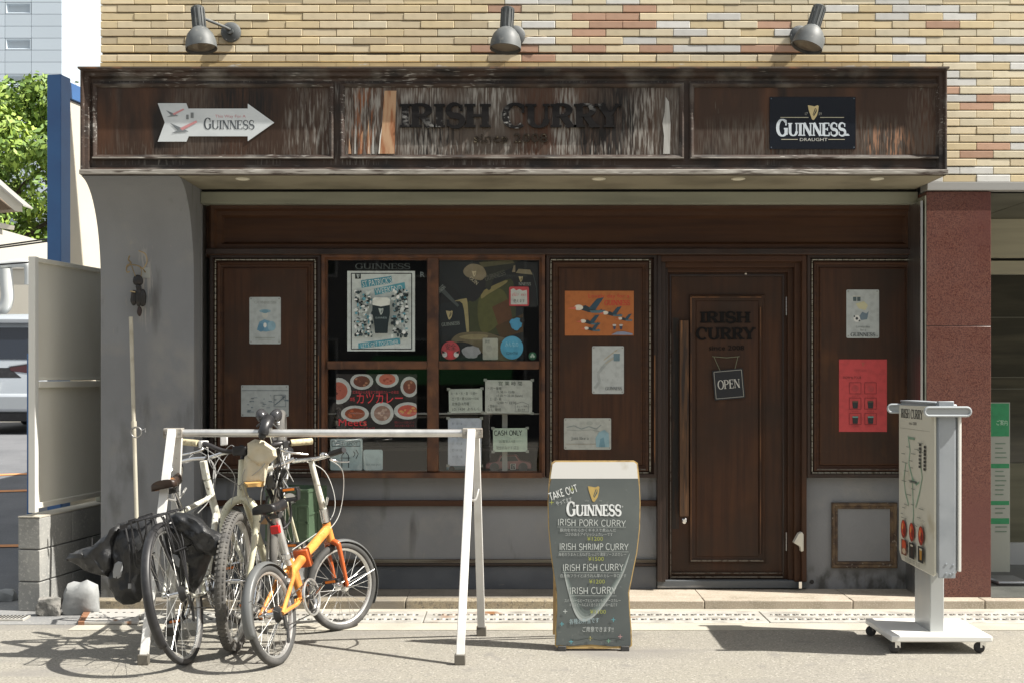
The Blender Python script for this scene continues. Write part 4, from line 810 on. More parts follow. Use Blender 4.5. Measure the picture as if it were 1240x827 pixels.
# hanging open sign on the door
Yo = Yd-.02
o, p = sheet('open_sign', 'small black open sign hanging tilted on the door', 'sign', 864, 901, 447, 483, Yo, '#0f1318', .006, r=1, rot=-5, m=mk('black_slate', (.012,.014,.018), .6))
p.line([(865.8,448.8),(899.2,448.8),(899.2,481.2),(865.8,481.2),(865.8,448.8)], .7, '#9a9a94', 'border'); p.text('OPEN', 882.5, 470, 10.5, '#c4c4be', wid=27, font='serif', align='c', thick=.16, thin=.06); p.done()
bm = bmn()
tube(bm, [P(863, 431.5, D+Yo), P(880, 433, D+Yo), P(895, 431.5, D+Yo)], .002, 6); tube(bm, [P(864.5, 432, D+Yo), P(872, 448.5, D+Yo)], .0017, 6); tube(bm, [P(893.5, 432, D+Yo), P(890, 446, D+Yo)], .0017, 6)
tube(bm, [P(863, 431.5, D+Yo), P(863, 431.5, D+Yd-.01)], .003, 6); tube(bm, [P(895, 431.5, D+Yo), P(895, 431.5, D+Yd-.01)], .003, 6)
obj('hanging_cord', bm, mk('green_string', (.2,.22,.15), .7), o)

# ------------------------------------------------------------------ left side: block wall, ivory screen, blue framed wall
U = V((.16, 1, 0)).normalized(); Nn = V((U.y, -U.x, 0))
def wallconv(o): return lambda a, z, t: V(o)+U*a+Nn*t+V((0, 0, z))      # a along, t towards the right
bo = V((-2.868, -.30, 0)); bw = thing('block_wall', 'grey concrete block wall under the ivory screen', 'wall', bo)
f = wallconv(bo); zs = [.0, .182, .378, .572]
for k in range(3):
    a = 0 if k != 1 else -.0
    cuts = [0]+([.2] if k == 1 else [])
    while cuts[-1] < 3.5: cuts.append(cuts[-1]+.4)
    for i, (p0, p1) in enumerate(zip(cuts, cuts[1:])):
        bm = bmn(); vs = [(p0+.003, zs[k]+.004, 0), (p1-.003, zs[k]+.004, 0), (p1-.003, zs[k+1]-.004, 0), (p0+.003, zs[k+1]-.004, 0)]
        A = [bm.verts.new(f(a_, z_, 0)) for a_, z_, _ in vs]; B = [bm.verts.new(f(a_, z_, -.142)) for a_, z_, _ in vs]
        bm.faces.new(A); bm.faces.new(B[::-1])
        for q in range(4): bm.faces.new((A[q], B[q], B[(q+1) % 4], A[(q+1) % 4]))
        bmesh.ops.recalc_face_normals(bm, faces=bm.faces)
        obj('concrete_block', bm, block_m, bw, bev=.004)
bm = bmn(); obox(bm, f(1.8, .286, -.071), U, Nn, (0, 0, 1), 1.79, .064, .284); obj('mortar', bm, mk('grey_mortar', (.12,.12,.12), .9), bw)
bm = bmn(); obox(bm, f(1.8, .575, -.071), U, Nn, (0, 0, 1), 1.8, .071, .004); obj('wall_cap', bm, slab_m, bw)
so = V((-2.90, -.27, 0)); sf = wallconv(so)
scn = thing('ivory_screen', 'tall ivory panel screen standing on the grey block wall', 'screen', so+V((0, 0, .58)))
def wp(n, a0, a1, z0, z1, t0, t1, m, par, bev=.003, fn=sf):
    bm = bmn(); obox(bm, fn((a0+a1)/2, (z0+z1)/2, (t0+t1)/2), U, Nn, (0, 0, 1), (a1-a0)/2, abs(t1-t0)/2, (z1-z0)/2); return obj(n, bm, m, par, bev=bev)
for (z0, z1) in ((.65, 1.36), (1.42, 2.13)): wp('panel', .02, 3.3, z0, z1, -.03, -.024, ivory, scn)
wp('end_post', -.012, .03, .60, 2.156, -.045, .0, mk('white_aluminium', (.72,.72,.68), .4), scn); wp('top_rail', .031, 3.3, 2.125, 2.153, -.04, -.003, ivory, scn)
wp('middle_rail', .031, 3.3, 1.36, 1.40, -.04, .006, ivory, scn); wp('middle_rail_edge', .031, 3.3, 1.405, 1.422, -.04, -.006, ivory, scn); wp('bottom_rail', .031, 3.3, .622, .655, -.04, -.004, ivory, scn)
for a in (.9, 1.8, 2.7): wp('support_post', a, a+.04, .58, 2.12, -.075, -.041, alu_g, scn)
so2 = P(57, 613, 9.35); so2.z = 0; bf = thing('blue_framed_wall', 'beige clad wall with a tall blue steel frame behind the ivory screen', 'wall', so2); ff = wallconv(so2)
ztop = H+(HY-91)*9.35/F
wp('blue_post', 0, .14, .05, ztop, 0, .11, blue_p, bf, .004, ff); wp('blue_top_beam', .141, 5, ztop-.13, ztop-.01, 0, .07, blue_p, bf, .003, ff); wp('blue_bottom_beam', .141, 5, .2, .42, 0, .07, blue_p, bf, .003, ff)
for k in range(4): wp('cladding_panel', .143+k*1.2, .143+k*1.2+1.197, .43, ztop-.135, .005, .05, beige_w, bf, .002, ff)
bm = bmn(); tube(bm, [P(36, 428, 9.9), V((P(36, 545, 9.9).x, 1.9, .05))], .022, 8); o = obj('blue_pipe', bm, blue_p, label='thin blue vertical pipe beside the parked silver car', cat='pipe')
# rubble and drain at the foot of the wall
def rock(name, label, px0, px1, py0, py1, d, m, seed, flat=.6, cat='rubble', rough=.05):
    bm = bmn(); bmesh.ops.create_icosphere(bm, subdivisions=3, radius=1)
    c = P((px0+px1)/2, (py0+py1)/2, d); rx = (px1-px0)/2*d/F; rz = (py1-py0)/2*d/F
    for v in bm.verts:
        q = v.co.copy(); m_ = max(abs(q.x), abs(q.y), abs(q.z)); q = q.lerp(q/m_, .45)
        q += noise.noise_vector(q*1.3+V((seed, 0, 0)))*.28+noise.noise_vector(q*4+V((seed, 5, 0)))*rough
        v.co = V((c.x+q.x*rx*.95, c.y+q.y*rx*flat, max(.004, c.z+q.z*rz)))
    return obj(name, bm, m, label=label, cat=cat)
rock('rubble_stone', 'pale broken concrete lump right of the grey block wall', 76, 122, 704, 750, 7.62, mk('wet_plastic_white', (.33,.34,.34), .75, layers=(((.2,.21,.21), 5, .45, .7),), bump=((30, .4, .006),)), 3, .5)
rock('rubble_stone', 'rough broken stone against the foot of the block wall', 44, 76, 722, 750, 7.58, mk('rough_stone', (.26,.25,.23), .9, layers=(((.13,.13,.12), 16, .45, .65),), bump=((40, .8, .012),)), 8, .5, rough=.12)
rock('rubble_stone', 'flat whitish stone left of the block wall', -6, 21, 713, 732, 8.1, MC['wet_plastic_white'], 13, .8)
bm = bmn(); box(bm, X(-20, -.55), X(32, -.55), -.60, -.48, -.02, .016); o = obj('gutter_grate', bm, grille_m, label='small metal gutter grate at the far left of the kerb', cat='grate', bev=.003)
bm = bmn()
for i in range(11): box(bm, X(-18, -.55)+i*.022, X(-18, -.55)+i*.022+.010, -.59, -.49, .0162, .0185)
obj('grate_bars', bm, dark_i, o, kind='stuff')
bm = bmn(); prism(bm, [(95,757),(104,741),(170,741),(168,757)], lambda u, v, t: (lambda q: V((q.x, q.y, .022-.016*t)))(P(u, v, H*F/(v-HY)))); rp = obj('loose_grate', bm, mk('rusty_grate', (.48,.47,.44), .6, .2, layers=(((.35,.2,.12), (15,9,9), .6, .7),)), label='rust edged perforated gutter cover under the black bag', cat='gutter cover', bev=.003)
bm = bmn(); prism(bm, [(94.5,757.2),(103.5,740.8),(112,740.8),(102,757.2)], lambda u, v, t: (lambda q: V((q.x, q.y, .0235-.018*t)))(P(u, v, H*F/(v-HY)))); obj('rusted_end', bm, mk('orange_rust', (.27,.13,.07), .8), rp)
bm = bmn()
for i in range(6):
    for j in range(2):
        q = P(112+i*9.6, 745.5+j*6, H*F/(745.5+j*6-HY)); lathe(bm, [(.009, 0), (.009, .0012), (0, .0012)], (q.x, q.y, .0222), n=10)
obj('drain_hole', bm, dark_i, rp, kind='stuff')

# pillar fittings
YPl = -.114
pl = thing('pillar_ornament', 'black carved hanging ornament on a curled wire bracket at the grey pillar', 'ornament', (X(167, YPl), YPl, Z(380, YPl)))
bm = bmn(); pbox(bm, 171, 181.5, 297, 337, YPl-.006, YPl-.0005); obj('back_plate', bm, mk('pale_plate', (.4,.41,.38), .5, .3), pl, bev=.003)
q = lambda a, b, o=.06: P(a, b, D+YPl-o)
bm = bmn(); tube(bm, curve([q(176, 330, .004), q(172, 325, .04), q(166, 322), q(158, 321), q(153, 325), q(154, 330), q(157, 329)], 5), .004, 6); tube(bm, curve([q(157, 310), q(155.5, 315), q(158.5, 319), q(154, 322), q(153, 327)], 5), .005, 6); tube(bm, curve([q(168, 304), q(176, 308), q(178, 317), q(174, 325), q(170, 326)], 5), .004, 6); tube(bm, curve([q(164, 335), q(161, 327), q(159, 322)], 4), .003, 6); tube(bm, curve([q(171, 335), q(171.5, 328), q(169, 323)], 4), .003, 6)
obj('wire_bracket', bm, mk('old_brass', (.35,.27,.16), .35, .8), pl)
iron = mk('black_iron', (.012,.011,.011), .5, layers=(((.04,.03,.025), 30, .5, .7),))
for (nm, a, b, ra, rb, m) in (('ornament_head', 167, 340, 6.5, 7, iron), ('ornament_neck', 168, 349, 3.5, 5, iron), ('ornament_wing', 162, 361, 4, 10, iron), ('ornament_wing', 173, 361, 4.5, 11, iron), ('ornament_body', 168, 360, 4.5, 12, iron), ('ornament_tail', 169, 377, 3, 6, mk('dark_brown_iron', (.03,.015,.012), .5))):
    bm = bmn(); c = q(a, b, .05); k = D*.00065; sphere(bm, c, 1, (ra*.00505, min(ra, 4)*.005, rb*.00505), 14); jitter(bm, .006, 30, a); obj(nm, bm, m, pl)
bm = bmn(); tube(bm, [q(158, 353, .075), q(164, 354, .078)], .005, 8); obj('brass_band', bm, MC['old_brass'], pl)
bm = bmn(); a, b = P(158.5, 384, 7.76), P(167.5, 700, 7.68); m_ = a.lerp(b, .44)
po = obj('leaning_pole', tube(bmn(), [a, b], .0125, 10), mk('cream_pole', (.52,.49,.40), .45, layers=(((.38,.34,.26), 9, .5, .7),)), label='thin cream pole leaning on the grey pillar below the ornament', cat='pole')
o = obj('pole_coupling', tube(bmn(), [a.lerp(b, .40), a.lerp(b, .425)], .017, 10), MC['cream_pole'], po)
r_ = P(165, 523, 7.68); obj('ring_hook', tube(bmn(), circ(r_, .032, (1, 0, 0), (0, 0, 1), 20), .004, 6, True), steel, po)
obj('hook_arm', tube(bmn(), [r_+V((.03, 0, .01)), r_+V((.055, 0, .022)), r_+V((.056, 0, -.0))], .004, 6), steel, po)

# ------------------------------------------------------------------ rack
rk = thing('bicycle_rack', 'silver and white metal bar rack holding the bicycles', 'rack', (-1, -1.36, 0))
Yb = 6.646-D; zb = Z(524, Yb); xa, xb = X(199, Yb), X(583, Yb)
bm = bmn(); tube(bm, [(xa+.06, Yb, zb), (xb-.09, Yb, zb)], .0205, 16); obj('top_bar', bm, alu, rk)
capm = mk('worn_joint_cap', (.4,.38,.34), .5, .3, layers=(((.15,.13,.11), 20, .5, .7),))
for s, (x0, x1), lx, fx in ((0, (xa, xa+.10), X(210, Yb)+.0, X(176, 6.33-D)), (1, (xb-.10, xb+.006), X(571, Yb), X(557, 6.3-D))):
    bm = bmn(); box(bm, x0, x1, Yb-.028, Yb+.028, zb-.026, zb+.026); obj('joint_bracket', bm, capm, rk, bev=.005)
    for k, (fy, fpx) in enumerate(((-1.70, fx), (-1.0, (X(206, -1.0), X(583, -1.0))[s]))):
        A = V((lx+(0 if k == 0 else .02), Yb+(-.03 if k == 0 else .03), zb+.02)); B = V((fpx, fy, .03))
        bm = bmn(); ax = (B-A).normalized(); sd = V((1, 0, 0)); obox(bm, (A+B)/2, ax, sd-ax*sd.dot(ax), ax.cross(sd), (B-A).length/2, .021, .013)
        obj('leg', bm, white_p, rk, bev=.003)
        bm = bmn(); obox(bm, B+V((0, 0, -.004)), (0, 0, 1), (1, 0, 0), (0, 1, 0), .026, .027, .02); obj('rubber_foot', bm, mk('dirty_rubber_foot', (.13,.12,.10), .8), rk, bev=.004)
    zt = zb-.33; f0 = (zb-zt)/zb
    bm = bmn(); tube(bm, curve([(lx-.01, Yb-.12, zt), (lx+.02, Yb, zt-.02), (lx+.035, Yb+.12, zt+.03)], 4), .006, 8); obj('spreader_stay', bm, alu, rk)
    bm = bmn()
    for yy in (-.028,): 
        for xx in (x0+.015, x1-.015): lathe(bm, [(.006, 0), (.005, .004), (0, .004)], (xx, Yb-.028, zb), (0, -1, 0), 8)
    obj('rivet', bm, steel, rk, kind='stuff')

# ------------------------------------------------------------------ bicycles
def place(contact, head, lean, pitch=0):
    return M.Translation(V(contact)) @ M.Rotation(math.atan2(head[1], head[0]), 4, 'Z') @ M.Rotation(R(pitch), 4, 'Y') @ M.Rotation(R(lean), 4, 'X')
spoke_m = mk('steel_spoke', (.62,.62,.6), .3, .9); rim_m = mk('alloy_rim', (.66,.66,.64), .35, .8); dark_al = mk('dark_alloy', (.09,.09,.09), .4, .6)
cream_p = mk('cream_frame_paint', (.68,.66,.50), .3, layers=(((.50,.46,.30), 12, .5, .7), ((.22,.18,.12), 40, .64, .74)), coat=.2, rvar=.1)
offw_p = mk('white_frame_paint', (.70,.70,.62), .3, layers=(((.45,.42,.33), 14, .5, .7), ((.2,.17,.12), 40, .62, .72)), coat=.2, rvar=.1)
orange_p = mk('orange_frame_paint', (.76,.34,.08), .3, layers=(((.58,.18,.04), 9, .45, .7), ((.25,.12,.06), 40, .64, .74)), coat=.2, rvar=.1)
orange_d = mk('dark_orange_paint', (.55,.12,.03), .35, coat=.3); cork_m = mk('cork_grip', (.62,.55,.36), .7, layers=(((.4,.33,.2), 60, .5, .65),)); brown_l = mk('brown_leather', (.035,.020,.014), .4, layers=(((.36,.16,.05), 7, .56, .64),))
saddle_m = mk('black_saddle', (.022,.022,.024), .35); fender_m = mk('grey_plastic_fender', (.13,.135,.135), .4); refl_o = mk('orange_reflector', (.7,.2,.03), .3); refl_r = mk('red_reflector', (.6,.02,.02), .25)
def T(mm, bm):
    if mm is not None: bm.transform(mm)
    return bm
def wheel(par, hub, Rr, tr, mm=None, nsp=28, tyre=rubber, knobs=False, hubw=.05, cassette=False):
    h = V(hub); x, z = V((1, 0, 0)), V((0, 0, 1)); Rt = Rr-tr
    wh = obj('wheel', T(mm, tube(bmn(), circ(h, Rt-tr*.8, x, z, 44), [tr*.62]*44, 8, True)), rim_m, par, local=True)
    bm = tube(bmn(), circ(h, Rt, x, z, 48), tr, 12, True)
    if knobs:
        for i in range(76):
            a = i*2*math.pi/76; c = h+(x*math.cos(a)+z*math.sin(a))*(Rr-.002); t_ = -x*math.sin(a)+z*math.cos(a); rd = (c-h).normalized()
            for s in (-1, 0, 1): obox(bm, c+V((0, s*tr*.62, 0))-rd*(tr*.22 if s else 0), t_, V((0, 1, 0)), rd, .007, .0065, .004)
    obj('tyre', T(mm, bm), tyre, wh, local=True)
    bm = bmn()
    for i in range(nsp):
        s = 1 if i % 2 else -1; a = i*2*math.pi/nsp; b = a+R(38)*(1 if (i//2) % 2 else -1)
        tube(bm, [h+(x*math.cos(b)+z*math.sin(b))*.024+V((0, s*hubw*.62, 0)), h+(x*math.cos(a)+z*math.sin(a))*(Rt-tr*1.3)], .00125, 4, caps=False)
    obj('spokes', T(mm, bm), spoke_m, wh, local=True, kind='stuff')
    bm = lathe(bmn(), [(0, -hubw*1.25), (.006, -hubw*1.25), (.006, -hubw*.75), (.028, -hubw*.68), (.028, -hubw*.6), (.014, -hubw*.5), (.014, hubw*.5), (.028, hubw*.6), (.028, hubw*.68), (.006, hubw*.75), (.006, hubw*1.25), (0, hubw*1.25)], h, (0, 1, 0), 14); obj('hub', T(mm, bm), chrome, wh, local=True)
    if cassette:
        bm = bmn()
        for i in range(7): lathe(bm, [(.0, 0), (.044-i*.0035, 0), (.044-i*.0035, .002), (0, .002)], h+V((0, -hubw*.72-i*.0042, 0)), (0, 1, 0), 18)
        obj('cassette', T(mm, bm), dark_al, wh, local=True)
    return wh
def tb(par, n, pts, r, m, mm=None, sm=0, k=12):
    if sm: pts = curve(pts, sm)
    return obj(n, T(mm, tube(bmn(), pts, r, k)), m, par, local=True)
def fender(par, hub, r, wd, a0, a1, m, mm=None):
    bm = bmn(); h = V(hub); rows_ = []
    for i in range(31):
        a = R(a0+(a1-a0)*i/30); rr = []
        for j in range(7):
            t = (j-3)/3; rad = r-.014*t*t; rr.append(bm.verts.new(h+V((math.cos(a)*rad, t*wd/2, math.sin(a)*rad))))
        rows_.append(rr)
    for A, B in zip(rows_, rows_[1:]):
        for j in range(6): bm.faces.new((A[j], A[j+1], B[j+1], B[j]))
    o = obj('fender', T(mm, bm), m, par, local=True); s = o.modifiers.new('thick', 'SOLIDIFY'); s.thickness = .003; return o
def saddle(par, c, tilt, m, L=.27, W_=.15, fwd=1, under=True):
    bm = bmn(); c = V(c); n = 14; rg = []
    for i in range(n+1):
        t = i/n; xx = (-.5+t)*L*fwd; w_ = W_/2*(1-t*1.25)**.8 if t < .55 else W_/2*(.31**.8)*(1-.35*(t-.55)/.45); w_ = max(w_, .016)
        if i == 0: w_ *= .75
        if i == n: w_ *= .5
        sag = .012*math.sin(t*math.pi)-math.sin(R(tilt))*xx; row = []
        for j in range(13):
            a = math.pi*(j/12); row.append(bm.verts.new(c+V((xx, math.cos(a)*w_, math.sin(a)**.7*.026-sag-(.02 if j in (0, 12) else 0)))))
        rg.append(row)
    for A, B in zip(rg, rg[1:]):
        for j in range(12): bm.faces.new((A[j], A[j+1], B[j+1], B[j]))
    bm.faces.new(rg[0]); bm.faces.new(rg[-1][::-1]); bmesh.ops.recalc_face_normals(bm, faces=bm.faces)
    o = obj('saddle', bm, m, par, local=True, ang=60); so_ = o.modifiers.new('thick', 'SOLIDIFY'); so_.thickness = .006
    if under:
        bm = bmn()
        for s in (-1, 1): tube(bm, curve([c+V((-.1*fwd, s*.045, -.02)), c+V((-.03*fwd, s*.022, -.045)), c+V((.03*fwd, s*.02, -.045)), c+V((.11*fwd, 0, -.02))], 4), .0035, 6)
        obox(bm, c+V((0, 0, -.05)), (1, 0, 0), (0, 1, 0), (0, 0, 1), .022, .026, .014); obj('saddle_rails', bm, dark_al, o, local=True)
    return o
def crank(par, bb, ang, side, cr, arml, m, teeth=True, pedal_m=black_pl, guard=False):
    b = V(bb); y = .045*side
    bm = tube(bmn(), circ(b+V((0, y, 0)), cr, (1, 0, 0), (0, 0, 1), 40), [.004]*40, 6, True)
    tube(bm, circ(b+V((0, y, 0)), cr*.82, (1, 0, 0), (0, 0, 1), 32), .004, 6, True)
    for i in range(5):
        a = R(72*i+ang); q = V((math.cos(a), 0, math.sin(a))); obox(bm, b+V((0, y, 0))+q*cr*.45, q, (0, 1, 0), q.cross(V((0, 1, 0))), cr*.42, .003, .008)
    ch = obj('chainring', bm, m, par, local=True)
    if guard: obj('chain_guard', tube(bmn(), circ(b+V((0, y+.012*side, 0)), cr+.008, (1, 0, 0), (0, 0, 1), 40), .006, 8, True), rim_m, ch, local=True)
    obj('bottom_bracket', lathe(bmn(), [(0, -.06), (.012, -.06), (.02, -.036), (.02, .036), (.012, .06), (0, .06)], b, (0, 1, 0), 14), dark_al, par, local=True)
    for s in (1, -1):
        a = R(ang+(0 if s == 1 else 180)); q = V((math.cos(a), 0, math.sin(a))); e = b+V((0, side*s*.075, 0))+q*arml
        ca = obj('crank_arm', tube(bmn(), [b+V((0, side*s*.062, 0)), e], [.013, .009], 8), m, par, local=True)
        bm = bmn(); pc = e+V((0, side*s*.05, 0)); obox(bm, pc+V((.034, 0, 0)), (1, 0, 0), (0, 1, 0), (0, 0, 1), .006, .045, .010); obox(bm, pc+V((-.034, 0, 0)), (1, 0, 0), (0, 1, 0), (0, 0, 1), .006, .045, .010); obox(bm, pc, (1, 0, 0), (0, 1, 0), (0, 0, 1), .03, .012, .010); obox(bm, pc+V((0, side*s*.042, 0)), (1, 0, 0), (0, 1, 0), (0, 0, 1), .03, .004, .010)
        pe = obj('pedal', bm, pedal_m, par, local=True, bev=.002)
        bm = bmn()
        for s2 in (-1, 1): obox(bm, pc+V((s2*.0412, 0, 0)), (1, 0, 0), (0, 1, 0), (0, 0, 1), .0015, .028, .006)
        obj('pedal_reflector', bm, refl_o, pe, local=True)
def chain(par, bb, hub, cr, side, r2=.03, y=None):
    y = (.045 if y is None else y)*side; b, h = V(bb)+V((0, y, 0)), V(hub)+V((0, y, 0)); bm = bmn()
    tube(bm, [b+V((0, 0, cr)), h+V((0, 0, r2))], .0035, 5); tube(bm, [b+V((0, 0, -cr)), h+V((.01, 0, -.075))], .0035, 5)
    obj('chain', bm, dark_al, par, local=True)
def derailleur(par, hub, side):
    h = V(hub); bm = bmn(); y = side*.065
    obox(bm, h+V((.012, y, -.045)), (0, 0, 1), (0, 1, 0), (1, 0, 0), .03, .006, .012); obox(bm, h+V((.02, y, -.105)), (.25, 0, 1), (0, 1, 0), (1, 0, 0), .045, .005, .009)
    for z in (-.075, -.135): lathe(bm, [(0, 0), (.018, 0), (.018, .004), (0, .004)], h+V((.02, y, z)), (0, 1, 0), 12)
    obj('derailleur', bm, dark_al, par, local=True, bev=.002)
def steering(p0, p1, ang):
    p0, p1 = V(p0), V(p1); return M.Translation(p0) @ M.Rotation(R(ang), 4, (p1-p0).normalized()) @ M.Translation(-p0)
def cable(par, pts, mm=None, m=None): return tb(par, 'cable', pts, .0022, m or mk('grey_cable', (.35,.35,.34), .4), mm, 6, 5)

# 1: off-white touring bicycle with the black bags
b1 = thing('bicycle', 'white bicycle with brown leather saddle leaning at the left end of rack', 'bicycle', mat=place(P(229, 803, 6.32).to_2d().to_3d(), (.075, 1), -12), group='bicycles parked at the rack')
Rw = .350; bb = (.43, 0, .285); hub = (0, 0, Rw); fh = (1.02, 0, Rw); hb_, ht = (.885, 0, .64), (.845, 0, .86); st = (.33, 0, .74)
wheel(b1, hub, Rw, .017, cassette=True); ms = steering(hb_, ht, -6); wheel(b1, fh, Rw, .017, ms)
tb(b1, 'seat_tube', [bb, st], .0155, offw_p); tb(b1, 'top_tube', [(.335, 0, .735), (.865, 0, .765)], .0145, offw_p); tb(b1, 'down_tube', [bb, (.88, 0, .67)], .018, offw_p); tb(b1, 'head_tube', [hb_, ht], .022, offw_p)
for s in (1, -1):
    tb(b1, 'chain_stay', [bb, (.2, s*.03, .30), (0, s*.062, Rw)], .009, offw_p); tb(b1, 'seat_stay', [(.33, s*.01, .72), (.25, s*.035, .63), (0, s*.062, Rw)], .008, offw_p)
    tb(b1, 'fork_blade', [(.886, s*.02, .635), (.90, s*.045, .6), (.96, s*.052, .44), (1.02, s*.05, Rw)], [.015, .014, .012, .008], offw_p, ms)
tb(b1, 'seat_post', [st, (.285, 0, .86)], .0135, chrome); saddle(b1, (.27, 0, .905), 4, brown_l)
bm = bmn(); obox(bm, (.84, 0, .92), (0, 0, 1), (1, 0, 0), (0, 1, 0), .055, .018, .018); obj('stem', T(ms, bm), offw_p, b1, local=True, bev=.006)
tb(b1, 'stem_arm', [(.838, 0, .955), (.91, 0, .985)], .014, chrome, ms)
tb(b1, 'handlebar', [(.80, .24, .90), (.86, .235, .93), (.93, .20, .985), (.92, .1, .995), (.915, 0, .985), (.92, -.1, .995), (.93, -.20, .985), (.86, -.235, .93), (.80, -.24, .90)], .0125, chrome, ms, 4)
for s in (1, -1):
    tb(b1, 'brake_lever', [(.93, s*.19, .985), (.98, s*.2, .96), (.98, s*.22, .89), (.96, s*.225, .83)], [.011, .009, .006, .005], chrome, ms, 4)
    cable(b1, [(.95, s*.17, .98), (1.02, s*.1, 1.03), (.98, 0, .93), (.9, 0, .78)], ms); cable(b1, [(.95, s*.16, .98), (1.05, s*.06, .98), (.95, 0, .86), (.80, s*.02, .76), (.6, s*.02, .7)], ms)
crank(b1, bb, 35, -1, .09, .165, chrome); crank_s = None; chain(b1, bb, hub, .09, -1); derailleur(b1, hub, -1)
bm = bmn()        # rear rack
for s in (1, -1):
    tube(bm, [(-.17, s*.055, .755), (.24, s*.055, .755)], .005, 6)
    for x in (-.13, -.02, .09): tube(bm, [(x, s*.06, .755), (x*.35, s*.085, .60), (.005, s*.075, Rw+.02)], .004, 6)
    tube(bm, [(-.14, s*.09, .755), (-.14, s*.095, .57), (.12, s*.095, .57), (.13, s*.09, .755)], .004, 6)
for x in (-.17, -.08, .02, .12, .24): tube(bm, [(x, -.055, .755), (x, .055, .755)], .004, 6)
obj('rear_carrier', bm, black_pl, b1, local=True)
fender(b1, hub, Rw+.018, .048, 80, 215, black_pl)
tb(b1, 'kickstand', [(.30, .05, .30), (.27, .17, .035)], .008, black_pl); bm = bmn(); tube(bm, [(.14, -.035, .71), (.08, .0, .69), (.14, .035, .71)], .006, 6); obj('rear_brake', bm, dark_al, b1, local=True)
# bags on the carrier
bag_m = mk('black_waterproof_cloth', (.016,.017,.019), .38, layers=(((.035,.036,.037), 6, .45, .7),), bump=((9, .5, .03), (30, .25, .008)), spec=.5)
refl = mk('grey_reflective_patch', (.30,.31,.32), .4)
lb = thing('pannier_bag', 'black pannier bag with its flap sticking out to the left', 'bag', P(150, 730, 6.45), group='black panniers on the white bicycle')
obj('bag_body', pillow(bmn(), [(143,634),(150,632),(160,631),(184,628),(185,690),(180,706),(176,716),(169,727),(160,731),(150,731.5),(141,727),(134,717),(132,705),(133,690),(136,665)], 6.47, .075, 1), bag_m, lb, bev=0)
obj('bag_flap', pillow(bmn(), [(143,633),(147,640),(144,665),(138,690),(131,698.5),(118,694),(105,690),(92,683),(80.6,676.5),(84,669),(96,666.5),(112,663),(124,653),(134,642)], 6.43, .045, 5, .016), bag_m, lb)
obj('reflective_patch', pillow(bmn(), [(139,682),(143,679),(148,680),(149,686),(147,698),(142,702),(137,699),(136.5,691)], 6.392, .006, 2, 0), refl, lb)
bm = bmn(); tube(bm, curve([P(151, 633, 6.40), P(155, 655, 6.375), P(158, 680, 6.37), P(157, 705, 6.37)], 5), .005, 8); tube(bm, [P(111.5, 664, 6.40), P(111.5, 651, 6.40)], .0035, 6); obj('strap', bm, mk('black_strap', (.03,.03,.032), .5), lb)
obj('strap_buckle', tube(bmn(), [P(157, 706, 6.365), P(157, 712, 6.365)], .008, 8), refl, lb)
bm = bmn(); tube(bm, curve([P(160, 640, 6.36), P(161, 665, 6.35), P(166, 687, 6.35), P(183, 686, 6.36)], 4), .004, 6); tube(bm, curve([P(164, 636, 6.36), P(172, 655, 6.35), P(178, 668, 6.35), P(183, 683, 6.35)], 4), .003, 6); obj('bungee_cord', bm, black_pl, lb)
bm = bmn()
for (a, b) in ((150, 637), (160, 631), (172, 627), (181, 624)): obox(bm, P(a, b, 6.40), (1, 0, .3), (0, 1, 0), (0, 0, 1), .018, .012, .012)
tube(bm, curve([P(148, 638, 6.40), P(162, 630, 6.39), P(184, 623, 6.39)], 4), .006, 6); obj('mounting_clip', bm, black_pl, lb)
rb = thing('pannier_bag', 'black pannier bag bulging right towards the knobbly front wheel', 'bag', P(225, 719, 6.5), group='black panniers on the white bicycle')
obj('bag_body', pillow(bmn(), [(199,627),(208,622),(226,622),(240,630),(250,645),(256,674),(250,692),(244,704),(236,718),(226,719),(218,706),(211,690),(203,672),(198,648)], 6.5, .07, 9), bag_m, rb)
obj('bag_flap', pillow(bmn(), [(205,624),(214,620),(226,620),(240,628),(256,640),(268,646),(274,652),(273,664),(262,671),(250,672),(240,668),(233,656),(222,648),(210,638)], 6.40, .05, 14, .014), bag_m, rb)
obj('reflective_patch', pillow(bmn(), [(209,670),(215,672),(218,677),(217,687),(213,684),(210,677)], 6.408, .004, 2, 0), refl, rb); obj('reflective_mark', pillow(bmn(), [(222,703.5),(229,704),(225.5,712)], 6.41, .004, 3, 0), refl, rb)
bm = bmn(); tube(bm, curve([P(186, 625, 6.36), P(191, 640, 6.33), P(196, 655, 6.33), P(203, 672, 6.34), P(212, 690, 6.38)], 5), .0075, 8); tube(bm, curve([P(198, 625, 6.36), P(203, 645, 6.34), P(210, 662, 6.35)], 5), .005, 8); obj('strap', bm, MC['black_strap'], rb)

# 2: cream knobbly-tyred bicycle facing the camera
c2 = P(296, 720, 7.72); hd2 = (-.10, -1)
b2 = thing('bicycle', 'cream bicycle with wide swept handlebar and knobbly tyre facing the camera', 'bicycle', mat=place(V((-1.335, -.33, 0)), hd2, 1.5), group='bicycles parked at the rack')
Rw = .362; bb = (.42, 0, .30); hub = (0, 0, Rw); fh = (1.05, 0, Rw); hb_, ht = (.90, 0, .77), (.85, 0, .98); st = (.26, 0, .84)
ms = steering(hb_, ht, 5)
wheel(b2, hub, Rw, .027, tyre=rubber_g); wheel(b2, fh, Rw, .028, ms, tyre=rubber_g, knobs=True)
tb(b2, 'seat_tube', [bb, st], .017, cream_p); tb(b2, 'top_tube', [(.28, 0, .80), (.56, 0, .86), (.86, 0, .93)], .016, cream_p, None, 4); tb(b2, 'down_tube', [bb, (.89, 0, .83)], .021, cream_p); tb(b2, 'head_tube', [hb_, ht], .026, cream_p)
